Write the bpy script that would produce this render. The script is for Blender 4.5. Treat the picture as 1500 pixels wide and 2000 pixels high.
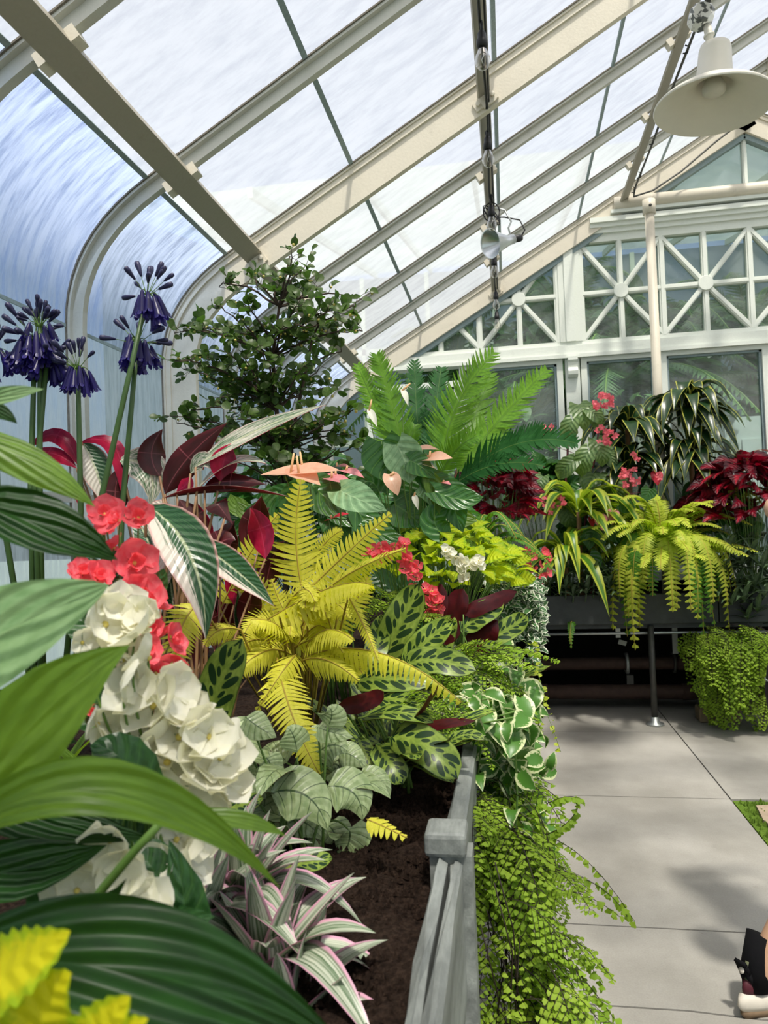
import bpy, math, random
import numpy as np
from mathutils import Matrix, Vector
rnd = random.Random(7)
for o in list(bpy.data.objects): bpy.data.objects.remove(o)
SC = bpy.context.scene
COL = SC.collection
# ------------------------------------------------------------------ camera
CF, YAW, PIT, ROL, CH = 1431.0, -.16748, .02437, -.0374, 1.45
def cam_axes():
    cy, sy = math.cos(YAW), math.sin(YAW)
    fwd = np.array([sy*math.cos(PIT), cy*math.cos(PIT), math.sin(PIT)])
    right = np.array([cy, -sy, 0.]); up = np.cross(right, fwd)
    c, s = math.cos(ROL), math.sin(ROL)
    return c*right+s*up, -s*right+c*up, fwd
AX = cam_axes()
cd = bpy.data.cameras.new('camera'); cam = bpy.data.objects.new('camera', cd); COL.objects.link(cam)
cd.sensor_fit = 'VERTICAL'; cd.sensor_height = 36.0; cd.lens = 36.0*CF/2000.0
cd.clip_start = .02; cd.clip_end = 400
m = Matrix.Identity(4)
for i, a in enumerate((AX[0], AX[1], -AX[2])):
    for k in range(3): m[k][i] = a[k]
m.translation = (0, 0, CH); cam.matrix_world = m
cd.dof.use_dof = True; cd.dof.focus_distance = 2.3; cd.dof.aperture_fstop = 7.0
SC.camera = cam
def P(px, py, Y):
    """world point at depth Y (metres down the house) seen at photo position px, py"""
    d = AX[0]*((px-750)/CF)+AX[1]*((1000-py)/CF)+AX[2]
    return Vector(d*(Y/d[1]))+Vector((0, 0, CH))
# ------------------------------------------------------------------ world, sun, exposure
wd = bpy.data.worlds.new('sky'); SC.world = wd; wd.use_nodes = True
nt = wd.node_tree; nt.nodes.clear()
sky = nt.nodes.new('ShaderNodeTexSky'); sky.sky_type = 'NISHITA'; sky.sun_disc = False
sky.sun_elevation = math.radians(52); sky.sun_rotation = math.radians(150); sky.air_density = 1.0; sky.dust_density = 5.0; sky.ozone_density = 1.4
bg = nt.nodes.new('ShaderNodeBackground'); bg.inputs[1].default_value = .21
wo = nt.nodes.new('ShaderNodeOutputWorld')
nt.links.new(sky.outputs[0], bg.inputs[0]); nt.links.new(bg.outputs[0], wo.inputs[0])
sl = bpy.data.lights.new('sun', 'SUN'); sl.energy = 9.5; sl.angle = math.radians(4.0); sl.color = (1, .96, .89)
so = bpy.data.objects.new('sun', sl); COL.objects.link(so)
SUN_DIR = Vector((.164, -.41, 1.0)).normalized()       # towards the sun
so.rotation_euler = SUN_DIR.to_track_quat('Z', 'Y').to_euler(); so.location = SUN_DIR*30
sky.sun_elevation = math.asin(SUN_DIR.z); sky.sun_rotation = math.atan2(SUN_DIR.x, SUN_DIR.y)
SC.view_settings.view_transform = 'Standard'; SC.view_settings.look = 'None'
SC.view_settings.exposure = -0.44; SC.view_settings.gamma = 1.0; SC.view_settings.use_curve_mapping = False
cy_ = SC.cycles
cy_.max_bounces = 6; cy_.diffuse_bounces = 3; cy_.glossy_bounces = 2; cy_.transmission_bounces = 4; cy_.transparent_max_bounces = 14; cy_.use_adaptive_sampling = True; cy_.adaptive_threshold = .06
cy_.use_denoising = True; cy_.caustics_reflective = False; cy_.caustics_refractive = False; cy_.sample_clamp_indirect = 8
# ------------------------------------------------------------------ node helpers
def lin(h):
    if not isinstance(h, str): return tuple(h)+(1,) if len(h) == 3 else tuple(h)
    h = h.lstrip('#'); c = [int(h[i:i+2], 16)/255 for i in (0, 2, 4)]
    return tuple((x/12.92 if x <= .04045 else ((x+.055)/1.055)**2.4) for x in c)+(1,)
class V:
    """a scalar socket with arithmetic"""
    def __init__(s, t, k): s.t, s.k = t, k
    def op(s, o, a, b=None, c=None):
        n = s.t.nodes.new('ShaderNodeMath'); n.operation = o
        for i, x in enumerate((a, b, c)):
            if x is None: continue
            if isinstance(x, V): s.t.links.new(x.k, n.inputs[i])
            else: n.inputs[i].default_value = x
        return V(s.t, n.outputs[0])
    def __add__(s, o): return s.op('ADD', s, o)
    def __sub__(s, o): return s.op('SUBTRACT', s, o)
    def __rsub__(s, o): return s.op('SUBTRACT', o, s)
    def __mul__(s, o): return s.op('MULTIPLY', s, o)
    __radd__ = __add__; __rmul__ = __mul__
    def __truediv__(s, o): return s.op('DIVIDE', s, o)
    def abs(s): return s.op('ABSOLUTE', s)
    def fract(s): return s.op('FRACT', s)
    def sin(s): return s.op('SINE', s)
    def pow(s, e): return s.op('POWER', s, e)
    def max(s, o): return s.op('MAXIMUM', s, o)
    def min(s, o): return s.op('MINIMUM', s, o)
    def step(s, a, b):
        n = s.t.nodes.new('ShaderNodeMapRange'); n.interpolation_type = 'SMOOTHSTEP'
        s.t.links.new(s.k, n.inputs[0]); n.inputs[1].default_value = a; n.inputs[2].default_value = b
        return V(s.t, n.outputs[0])
class NT:
    def __init__(s, name):
        s.m = bpy.data.materials.new(name); s.m.use_nodes = True; s.t = s.m.node_tree; s.t.nodes.clear()
        s.out = s.t.nodes.new('ShaderNodeOutputMaterial')
    def n(s, k): return s.t.nodes.new(k)
    def put(s, sock, x):
        if isinstance(x, V): s.t.links.new(x.k, sock)
        elif isinstance(x, bpy.types.NodeSocket): s.t.links.new(x, sock)
        else: sock.default_value = x
    def uv(s):
        n = s.n('ShaderNodeUVMap'); x = s.n('ShaderNodeSeparateXYZ'); s.t.links.new(n.outputs[0], x.inputs[0])
        return V(s.t, x.outputs[0]), V(s.t, x.outputs[1])
    def pos(s, kind='Object'):
        n = s.n('ShaderNodeTexCoord'); x = s.n('ShaderNodeSeparateXYZ'); s.t.links.new(n.outputs[kind], x.inputs[0])
        return [V(s.t, x.outputs[i]) for i in range(3)]
    def vec(s, *c):
        n = s.n('ShaderNodeCombineXYZ')
        for i, x in enumerate(c): s.put(n.inputs[i], x)
        return n.outputs[0]
    def noise(s, vec=None, scale=5, detail=3, rough=.55, dist=0):
        n = s.n('ShaderNodeTexNoise'); n.inputs['Scale'].default_value = scale; n.inputs['Detail'].default_value = detail
        n.inputs['Roughness'].default_value = rough; n.inputs['Distortion'].default_value = dist
        if vec is None: vec = s.n('ShaderNodeTexCoord').outputs['Object']
        s.t.links.new(vec, n.inputs['Vector']); return V(s.t, n.outputs[0])
    def rand(s):
        n = s.n('ShaderNodeObjectInfo'); return V(s.t, n.outputs['Random'])
    def mix(s, f, a, b):
        n = s.n('ShaderNodeMix'); n.data_type = 'RGBA'
        s.put(n.inputs[0], f)
        for i, x in ((6, a), (7, b)):
            s.put(n.inputs[i], lin(x) if isinstance(x, (str, tuple, list)) else x)
        return n.outputs[2]
    def bright(s, c, f):
        n = s.n('ShaderNodeMix'); n.data_type = 'RGBA'; n.blend_type = 'MULTIPLY'; n.inputs[0].default_value = 1
        s.put(n.inputs[6], lin(c) if isinstance(c, (str, tuple)) else c)
        s.t.links.new(s.vec(f, f, f), n.inputs[7]); return n.outputs[2]
    def princ(s, col, rough=.5, spec=.5, metal=0, bump=None, bs=.3, bd=.01):
        n = s.n('ShaderNodeBsdfPrincipled')
        s.put(n.inputs['Base Color'], lin(col) if isinstance(col, (str, tuple)) else col)
        s.put(n.inputs['Roughness'], rough); n.inputs['Specular IOR Level'].default_value = spec; n.inputs['Metallic'].default_value = metal
        if bump is not None:
            b = s.n('ShaderNodeBump'); b.inputs['Strength'].default_value = bs; b.inputs['Distance'].default_value = bd
            s.put(b.inputs['Height'], bump); s.t.links.new(b.outputs[0], n.inputs['Normal'])
        return n.outputs[0]
    def surf(s, k): s.t.links.new(k, s.out.inputs[0]); return s.m
    def shmix(s, f, a, b):
        n = s.n('ShaderNodeMixShader'); s.put(n.inputs[0], f); s.t.links.new(a, n.inputs[1]); s.t.links.new(b, n.inputs[2]); return n.outputs[0]
    def leafsurf(s, col, tr=.35, rough=.4, spec=.35, trc=None, bump=None, bs=.25):
        p = s.princ(col, rough, spec, bump=bump, bs=bs, bd=.004)
        t = s.n('ShaderNodeBsdfTranslucent'); s.put(t.inputs[0], lin(trc) if isinstance(trc, str) else (trc if trc is not None else (lin(col) if isinstance(col, (str, tuple)) else col)))
        return s.surf(s.shmix(tr, p, t.outputs[0]))
# ------------------------------------------------------------------ mesh helpers
class MB:
    def __init__(s): s.v, s.f, s.uv, s.mi = [], [], [], []
    def add(s, vs, fs, uv=None, mi=0):
        b = len(s.v); s.v += [tuple(x) for x in vs]; s.uv += list(uv) if uv is not None else [(0, 0)]*len(vs)
        s.f += [tuple(i+b for i in f) for f in fs]; s.mi += [mi]*len(fs); return s
    def box(s, x0, x1, y0, y1, z0, z1, mi=0):
        return s.add([(x, y, z) for z in (z0, z1) for y in (y0, y1) for x in (x0, x1)],
                     [(0, 2, 3, 1), (4, 5, 7, 6), (0, 1, 5, 4), (2, 6, 7, 3), (0, 4, 6, 2), (1, 3, 7, 5)], mi=mi)
    def beam(s, p, q, n, w, d, mi=0, off=0):
        """box from p to q; width w across, depth d along n (centred, shifted by off)"""
        p, q, n = Vector(p), Vector(q), Vector(n); t = (q-p).normalized(); a = t.cross(n).normalized(); n = a.cross(t)
        c = []
        for e in (p, q):
            for sa, sn in ((-1, -1), (1, -1), (1, 1), (-1, 1)): c.append(e+a*(sa*w/2)+n*(sn*d/2+off))
        return s.add(c, [(0, 3, 2, 1), (4, 5, 6, 7), (0, 1, 5, 4), (1, 2, 6, 5), (2, 3, 7, 6), (3, 0, 4, 7)], mi=mi)
    def tube(s, pts, r, n=6, mi=0, cap=True):
        pts = [Vector(p) for p in pts]; k = len(pts); rs = list(r) if isinstance(r, (list, tuple)) else [r]*k
        vs, uv = [], []; ref = None
        for i, p in enumerate(pts):
            t = (pts[min(i+1, k-1)]-pts[max(i-1, 0)])
            t = t.normalized() if t.length > 1e-9 else Vector((0, 0, 1))
            if ref is None: ref = Vector((1, 0, 0)) if abs(t.x) < .8 else Vector((0, 1, 0))
            a = (ref-t*ref.dot(t)).normalized(); ref = a; b = t.cross(a)
            for j in range(n):
                g = 2*math.pi*j/n; vs.append(p+(a*math.cos(g)+b*math.sin(g))*rs[i]); uv.append((j/n, i/max(1, k-1)))
        fs = [(i*n+j, i*n+(j+1) % n, (i+1)*n+(j+1) % n, (i+1)*n+j) for i in range(k-1) for j in range(n)]
        if cap: fs += [tuple(range(n-1, -1, -1)), tuple((k-1)*n+j for j in range(n))]
        return s.add(vs, fs, uv, mi)
    def lathe(s, prof, n=20, mat=None, mi=0):
        """prof: (radius, height) list turned about z, then moved by mat"""
        vs, uv = [], []
        for i, (r, h) in enumerate(prof):
            for j in range(n):
                g = 2*math.pi*j/n; vs.append(Vector((r*math.cos(g), r*math.sin(g), h))); uv.append((j/n, i/(len(prof)-1)))
        if mat is not None: vs = [mat @ v for v in vs]
        return s.add(vs, [(i*n+j, i*n+(j+1) % n, (i+1)*n+(j+1) % n, (i+1)*n+j) for i in range(len(prof)-1) for j in range(n)], uv, mi)
    def prism(s, poly, z0, z1, mi=0):
        n = len(poly)
        return s.add([(x, y, z0) for x, y in poly]+[(x, y, z1) for x, y in poly],
                     [tuple(range(n-1, -1, -1)), tuple(range(n, 2*n))]+[(i, (i+1) % n, n+(i+1) % n, n+i) for i in range(n)], mi=mi)
    def mesh(s, name, mats, org=None, smooth=True):
        me = bpy.data.meshes.new(name)
        v = s.v if org is None else [(x-org[0], y-org[1], z-org[2]) for x, y, z in s.v]
        me.from_pydata(v, [], s.f)
        u = me.uv_layers.new(name='UVMap')
        li = np.empty(len(me.loops), dtype=np.int32); me.loops.foreach_get('vertex_index', li)
        u.data.foreach_set('uv', np.asarray(s.uv, dtype=np.float32)[li].ravel())
        for mt in (mats if isinstance(mats, (list, tuple)) else [mats]): me.materials.append(mt)
        if any(s.mi): me.polygons.foreach_set('material_index', s.mi)
        me.polygons.foreach_set('use_smooth', [smooth]*len(s.f)); me.update(); return me
ORG = {}
def tag(o, label=None, cat=None, group=None, kind=None):
    for k, x in (('label', label), ('category', cat), ('group', group), ('kind', kind)):
        if x: o[k] = x
    return o
def root(name, loc, label=None, cat=None, group=None, kind=None):
    o = bpy.data.objects.new(name, None); o.empty_display_size = .05; o.location = loc; COL.objects.link(o)
    ORG[o.name] = Vector(loc); return tag(o, label, cat, group, kind)
def org(o): return ORG[o.name]
def part(name, mb, mats, parent=None, smooth=True, label=None):
    """mesh built in world coordinates; a child keeps its thing's origin"""
    og = org(parent) if parent is not None else Vector((0, 0, 0))
    o = bpy.data.objects.new(name, mb.mesh(name, mats, og, smooth)); COL.objects.link(o)
    if parent is not None: o.parent = parent
    ORG[o.name] = og
    if label: o['label'] = label
    return o
def solid(name, mb, mats, label=None, cat=None, kind=None, smooth=False, loc=None, group=None):
    """a thing that is one mesh, origin at loc"""
    loc = Vector(loc if loc is not None else np.array(mb.v).mean(0))
    o = bpy.data.objects.new(name, mb.mesh(name, mats, loc, smooth)); o.location = loc; COL.objects.link(o); ORG[o.name] = loc
    return tag(o, label, cat, group, kind)
def inst(name, me, parent, mw):
    """shared mesh placed by a world matrix under its thing"""
    o = bpy.data.objects.new(name, me); o.parent = parent; o.matrix_local = Matrix.Translation(-org(parent)) @ mw
    COL.objects.link(o); return o
def sub(name, me, parent):
    o = bpy.data.objects.new(name, me); o.parent = parent; COL.objects.link(o); return o
def frame(loc, ydir, zdir, s=1.0):
    y = Vector(ydir).normalized(); z = Vector(zdir); z = z-y*z.dot(y)
    if z.length < 1e-4: z = Vector((1, 0, 0))-y*y.x
    z.normalize(); x = y.cross(z)
    m = Matrix.Identity(4)
    for k in range(3): m[k][0], m[k][1], m[k][2] = x[k]*s, y[k]*s, z[k]*s
    m.translation = loc; return m
def rdir(az, el): return Vector((math.cos(az)*math.cos(el), math.sin(az)*math.cos(el), math.sin(el)))
def U(a, b): return rnd.uniform(a, b)
# ------------------------------------------------------------------ setting materials
def simple(name, col, rough=.5, spec=.4, metal=0, nscale=30, var=.12, bs=.0):
    N = NT(name); nz = N.noise(scale=nscale, detail=4)
    c = N.bright(col, nz*(2*var)+(1-var))
    return N.surf(N.princ(c, rough, spec, metal, bump=nz if bs else None, bs=bs))
def painted(name, col, dirt='#6b5a45', amt=.25, scale=9):
    N = NT(name); a = N.noise(scale=scale, detail=6, rough=.7); b = N.noise(scale=90, detail=2)
    c = N.mix((a.step(.58, .8))*amt, N.bright(col, b*.12+.94), dirt)
    return N.surf(N.princ(c, .45, .4, bump=b, bs=.08))
M_cream = painted('cream_paint', '#cfc8b6', amt=.35)
M_white = painted('white_paint', '#dbe0d6', '#8d8f82', .18)
M_beamp = painted('backlit_beam_paint', '#9a9484', amt=.3)  # purlin colour darkened to carry the backlit shade of the undersides
M_putty = simple('weathered_putty', '#6f6a60', .8, .2, 0, 60, .5)
M_bar = painted('bar_paint', '#bdbdb3', '#6b5a45', .3)
M_lap = simple('lap_strip', '#87989a', .5, .4, 0, 80, .35)
def roof_glass(name, streak, tl, ca='#eceff0', cb='#e0e4e5', tint=(1, .99, .97, 1)):
    N = NT(name); x, y, z = N.pos('Object')
    st = N.noise(N.vec(x*1.2, y*streak, z*1.2), 4, 5, .65)
    fine = N.noise(scale=45, detail=3)
    t = N.n('ShaderNodeBsdfTranslucent'); g = N.n('ShaderNodeBsdfTransparent'); d = N.n('ShaderNodeBsdfDiffuse')
    N.put(t.inputs[0], N.mix((st*.8+fine*.25).step(.4, .8)*.5, ca, cb)); g.inputs[0].default_value = tint; d.inputs[0].default_value = lin('#dfe5e6')
    body = N.shmix(.16, t.outputs[0], d.outputs[0])
    return N.surf(N.shmix(st.step(.35, .75)*(tl[1]-tl[0])+tl[0], body, g.outputs[0]))
M_roofg = roof_glass('whitewashed_roof_glass', 4, (.54, .62))
M_curveg = roof_glass('streaked_curved_glass', 9, (.22, .66), '#c3d2ec', '#b2c4e4', (.55, .70, 1, 1))
M_wallg = roof_glass('cloudy_wall_glass', 9, (.25, .55), '#ccd8e4', '#bccad8', (.80, .90, 1, 1))
def clear_glass():
    N = NT('dusty_clear_glass'); g = N.n('ShaderNodeBsdfTransparent'); g.inputs[0].default_value = (.80, .89, .84, 1)
    t = N.n('ShaderNodeBsdfDiffuse'); t.inputs[0].default_value = lin('#b9c6bd')
    gl = N.n('ShaderNodeBsdfGlossy'); gl.inputs['Roughness'].default_value = .03; gl.inputs[0].default_value = (.9, .9, .9, 1)
    nz = N.noise(scale=2.5, detail=5)
    a = N.shmix(nz.step(.3, .75)*.2+.12, g.outputs[0], t.outputs[0])
    fr = N.n('ShaderNodeFresnel'); fr.inputs[0].default_value = 1.45
    return N.surf(N.shmix(fr.outputs[0], a, gl.outputs[0]))
M_clear = clear_glass()
def shade_glass():
    N = NT('shaded_green_glass'); t = N.n('ShaderNodeBsdfTranslucent'); t.inputs[0].default_value = lin('#747f79'); g = N.n('ShaderNodeBsdfTransparent'); g.inputs[0].default_value = (.5, .58, .55, 1)
    return N.surf(N.shmix(N.noise(scale=.8, detail=4).step(.3, .7)*.3+.25, t.outputs[0], g.outputs[0]))
M_shadeg = shade_glass()
def concrete():
    N = NT('grey_concrete'); x, y, z = N.pos('Object')
    a = N.noise(scale=1.6, detail=6, rough=.6); b = N.noise(scale=160, detail=2); c = N.noise(scale=14, detail=5, rough=.7)
    col = N.mix(a.step(.3, .7), '#8e8b83', '#a8a59d')
    col = N.mix(c.step(.62, .75)*.35, col, '#7a766e')
    col = N.bright(col, b*.3+.84)
    return N.surf(N.princ(col, a*.25+.42, .4, bump=b*.6+c*.4, bs=.12))
M_conc = concrete()
def slate():
    N = NT('grey_slate'); x, y, z = N.pos('Object'); a = N.noise(N.vec(x*3, y*.7, z*3), 6, 7, .7); b = N.noise(scale=70, detail=4)
    col = N.mix(a.step(.3, .72), '#5e625f', '#8f948f'); col = N.mix((a*.6+b*.4).step(.6, .72)*.5, col, '#b9bdb6')
    return N.surf(N.princ(col, .6, .35, bump=a*.6+b*.4, bs=.25))
M_slate = slate()
M_slatedk = simple('dark_slate', '#3c403f', .65, .3, 0, 12, .35, .2)
def soilmat():
    N = NT('dark_soil'); a = N.noise(scale=90, detail=6, rough=.8); b = N.noise(scale=9, detail=3)
    col = N.mix(a.step(.35, .75), '#241a14', '#58463a'); col = N.mix(a.step(.74, .8)*.6, col, '#8d7a62')
    return N.surf(N.princ(col, .9, .1, bump=a, bs=1, bd=.02))
M_soil = soilmat()
M_black = simple('joint_and_shade_black', '#1a1a18', .9, .1, 0, 8, .3)  # black of the floor joints; on the dado it stands in for shade
M_rust = simple('rusty_iron', '#4a3a33', .7, .3, .2, 18, .4, .2)
M_iron = simple('dark_iron', '#4b4b47', .5, .4, .5, 30, .3)
M_zinc = simple('galvanised_steel', '#aeb3b0', .4, .5, .7, 40, .2)
M_alu = simple('spun_aluminium', '#d4d8da', .28, .5, .9, 60, .1)
M_rubber = simple('black_rubber', '#17181a', .5, .4, 0, 60, .2)
M_moss = simple('green_moss', '#5f7a2c', .95, .1, 0, 120, .5, .6)
M_stone = simple('tan_flagstone', '#b7a48c', .8, .2, 0, 20, .2, .3)
M_brick = simple('weathered_brick', '#8a7a62', .85, .2, 0, 25, .3, .3)
M_ground = simple('outside_ground', '#8c9484', .9, .1, 0, 3, .2)
def bulbglass():
    N = NT('bulb_glass'); g = N.n('ShaderNodeBsdfTransparent'); g.inputs[0].default_value = (.93, .91, .86, 1)
    gl = N.n('ShaderNodeBsdfGlossy'); gl.inputs['Roughness'].default_value = .04
    lw = N.n('ShaderNodeLayerWeight'); lw.inputs[0].default_value = .35
    return N.surf(N.shmix(lw.outputs['Facing'], g.outputs[0], gl.outputs[0]))
M_bulb = bulbglass()
# ------------------------------------------------------------------ glazed shell
RIDGE = 2.04
WX = -1.69
def roofz(x): return 3.62+.5774*x
def bez(a, b, c, n): return [tuple((1-t)**2*p+2*t*(1-t)*q+t*t*r for p, q, r in zip(a, b, c)) for t in [i/n for i in range(n+1)]]
CURVE = bez((WX, 2.30), (WX, 2.644), (-1.33, roofz(-1.33)), 10)
PATH = [(WX, .72), (WX, 1.62)]+CURVE+[(-.68, roofz(-.68)), (.02, roofz(.02)), (.68, roofz(.68)), (1.36, roofz(1.36)), (RIDGE, roofz(RIDGE))]
def normals(path):
    ns = []
    for i in range(len(path)):
        a, b = path[max(i-1, 0)], path[min(i+1, len(path)-1)]
        tx, tz = b[0]-a[0], b[1]-a[1]; l = math.hypot(tx, tz); ns.append((tz/l, -tx/l))   # inward
    return ns
NRM = normals(PATH)
def sweep(mb, y, hw, d0, d1, mirror=False, mi=0):
    vs = []
    for (x, z), (nx, nz) in zip(PATH, NRM):
        for d, s in ((d0, -1), (d0, 1), (d1, 1), (d1, -1)):
            X = x+nx*d; Z = z+nz*d; vs.append(((2*RIDGE-X) if mirror else X, y+s*hw, Z))
    k = len(PATH)
    fs = [(i*4+j, i*4+(j+1) % 4, i*4+4+(j+1) % 4, i*4+4+j) for i in range(k-1) for j in range(4)]+[(0, 1, 2, 3), ((k-1)*4+3, (k-1)*4+2, (k-1)*4+1, (k-1)*4)]
    mb.add(vs, fs, mi=mi)
YB = [-2.8, -2.0, -1.25, -.48, .30, 1.08, 1.87, 2.66, 3.47, 4.27, 5.02, 5.68, 6.36]
WIDE = (-2.8, .30, 3.47, 6.36)
ceil = root('ceiling', (0, 2, 3.6), 'white steel glasshouse roof of ribs, glazing bars and whitewashed panes', None, None, 'structure')
wl = root('wall_left', (WX, 2, .7), 'curved-eave glass side wall of cloudy panes', None, None, 'structure')
wr = root('wall_right', (2*RIDGE-WX, 2, .7), 'far glass side wall of cloudy panes', None, None, 'structure')
for y in YB:
    for mir in ((False, True)):
        b = MB(); w = y in WIDE
        sweep(b, y, .045, .004, .010, mir, 1)                        # putty line on the glass
        sweep(b, y, .038, .010, .020, mir)                           # flange
        if not w: sweep(b, y, .016, .020, .062, mir)                 # web
        else: sweep(b, y, .030, .020, .045, mir); sweep(b, y, .018, .045, .175, mir)
        part('rafter' if w else 'glazing_bar', b, [M_cream if w else M_bar, M_putty], ceil, False)
ROWS = [(1, 2), (12, 13), (13, 14), (14, 15), (15, 16)]
for i in range(len(YB)-1):
    y0, y1 = YB[i]+.012, YB[i+1]-.012
    for mir in (False, True):
        mx = lambda x: (2*RIDGE-x) if mir else x
        def pane(a, c, mat, parent, nm='pane'):
            b = MB(); k = c-a+1
            vs = [(mx(PATH[j][0]), y, PATH[j][1]) for j in range(a, c+1) for y in (y0, y1)]
            fs = [(2*j, 2*j+1, 2*j+3, 2*j+2) for j in range(k-1)]
            if mir: fs = [f[::-1] for f in fs]
            part(nm, b.add(vs, fs), mat, parent, k > 2)
        sw = wr if mir else wl
        pane(0, 1, M_wallg, sw); pane(1, 2, M_wallg, sw); pane(2, 12, M_curveg, sw, 'curved_pane')
        for a in range(12, 16): pane(a, a+1, M_roofg, ceil)
        pane(16, 17, M_roofg, ceil) if len(PATH) > 17 else None
        # lap strips between panes
        for j, (w, th) in {1: (.035, .012), 2: (.014, .006), 12: (.020, .008), 13: (.022, .008), 14: (.022, .008), 15: (.022, .008), 16: (.022, .008)}.items():
            if j >= len(PATH)-1: continue
            b = MB(); x, z = PATH[j]; nx, nz = NRM[j]
            p = (mx(x+nx*.006), y0+.02, z+nz*.006); q = (mx(x+nx*.006), y1-.02, z+nz*.006)
            b.beam(p, q, (-nx if mir else nx, 0, nz), w, th)
            part('lap_strip', b, M_lap if j != 1 else M_bar, ceil if j > 12 else sw, False)
# purlins between the ribs, with clips on the glazing bars
def purlin(x, d, w, t, y0, y1, mat=M_beamp, clips=True, mir=False):
    n = Vector((math.sin(math.radians(30)), 0, -math.cos(math.radians(30))))
    c = Vector((x, 0, roofz(x)))+n*d
    b = MB(); b.beam(c+Vector((0, y0, 0)), c+Vector((0, y1, 0)), n, w, t)
    tl = Vector((math.cos(math.radians(30)), 0, math.sin(math.radians(30))))
    b.beam(c+Vector((0, y0, 0))+tl*(w/2-.006)-n*.02, c+Vector((0, y1, 0))+tl*(w/2-.006)-n*.02, n, .012, .05)
    part('purlin', b, mat, ceil, False)
    for y in YB:
        if y0+.05 < y < y1-.05 and clips:
            for s in (-1, 1):
                k = MB(); k.beam(c+tl*s*(w/2+.012)+Vector((0, y-.025, -.0))-n*.022, c+tl*s*(w/2+.012)+Vector((0, y+.025, 0))-n*.022, n, .035, .045); part('clip', k, M_cream, ceil, False)
        if abs(y-y1) < .06 and y in WIDE and clips:                  # bolted bracket where the purlin meets a rib
            k = MB(); q = c+Vector((0, y-.024, 0))
            k.beam(q-tl*.07+n*.03, q+tl*.05+n*.03, (0, 1, 0), .045, .012)
            k.beam(q+n*.0+Vector((0, -.005, 0)), q+n*.06+Vector((0, -.005, 0)), (0, 1, 0), .07, .012)
            for s in (-.05, .0, .03): k.lathe([(0, 0), (.011, 0), (.011, .012), (0, .014)], 8, frame(q+tl*s+n*.03+Vector((0, -.013, 0)), (1, 0, 0), (0, -1, 0)))
            part('bracket', k, M_cream, ceil, False)
for x, d, w in ((-1.235, .098, .088), (-.085, .105, .062), (1.005, .100, .075)):
    for a, bq in zip(WIDE[:-1], WIDE[1:]): purlin(x, d, w, .014, a+.02, bq-.02)
for x in (RIDGE,):
    b = MB(); b.box(x-.05, x+.05, -2.8, 6.4, roofz(RIDGE)-.14, roofz(RIDGE)-.01); part('ridge_beam', b, M_cream, ceil, False)
# ------------------------------------------------------------------ floor, ground
fl = root('floor', (0, 3, 0), 'grey concrete slab floor with straight joints', None, None, 'structure')
JY = [-3.0, -1.2, .1, 1.2, 2.30, 2.755, 4.04, 5.27, 6.9]
def slab(x0, x1, y0, y1, wob0=0, wob1=0):
    g = .004; n = 14; r2 = random.Random(int(x0*100+y0*1000))
    lo = [(x0+g+(x1-x0-2*g)*i/n, y0+g+(random.Random(int(i*7+y0*100)).uniform(-1, 1)*wob0 if 0 < i < n else 0)) for i in range(n+1)]
    hi = [(x0+g+(x1-x0-2*g)*i/n, y1-g+(random.Random(int(i*7+y1*100)).uniform(-1, 1)*wob1 if 0 < i < n else 0)) for i in range(n, -1, -1)]
    b = MB(); b.prism(lo+hi, -.06, 0); part('slab', b, M_conc, fl, False)
for a, c in zip(JY[:-1], JY[1:]):
    slab(-1.75, 1.068, a, c, .02 if a == 2.30 else 0, .02 if c == 2.30 else 0)
    if c > 4.1: slab(1.068, 3.1, a, c); slab(3.1, 5.8, a, c)
    else: slab(3.1, 5.8, a, c)
b = MB(); b.box(-1.8, 5.9, -3.1, 7, -.12, -.055); part('joint_bed', b, M_black, fl, False)
bed = root('flagstone_bed', (2, 1.5, 0), 'sunken bed of tan flagstones set in green moss beside the concrete', 'stone bed')
b = MB(); b.box(1.075, 3.09, -2.9, 4.03, -.05, -.006)
for _ in range(700):
    x, y = (U(1.08, 1.3), U(2.4, 4.02)) if rnd.random() < .75 else (U(1.1, 3), U(3.85, 4.02)); h = U(.006, .02); r = U(.008, .02); a0 = U(0, 6)
    b.add([(x+math.cos(a0+k*2.1)*r, y+math.sin(a0+k*2.1)*r, -.008) for k in range(3)]+[(x+U(-.006, .006), y+U(-.006, .006), h)], [(0, 1, 3), (1, 2, 3), (2, 0, 3)])
part('moss', b, M_moss, bed, False)
r3 = random.Random(3)
for i in range(4):
    for j in range(7):
        x0 = 1.15+i*.48+r3.uniform(-.015, .015); y1 = 3.97-j*.46-r3.uniform(0, .04); w = .43; h = .40
        pl = [(x0+.02, y1-h), (x0+w*.5, y1-h-.01), (x0+w, y1-h+.03), (x0+w+.01, y1-h*.5), (x0+w-.03, y1), (x0+w*.4, y1+.01), (x0+.015, y1-.02), (x0-.01, y1-h*.5)]
        b = MB(); b.prism(pl, -.04, .012); part('flagstone', b, M_stone, bed, False)
g = MB(); g.box(-60, 60, -40, 60, -.4, -.14); solid('ground', g, M_ground, 'pale ground outside the glasshouse', None, 'structure')
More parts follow.
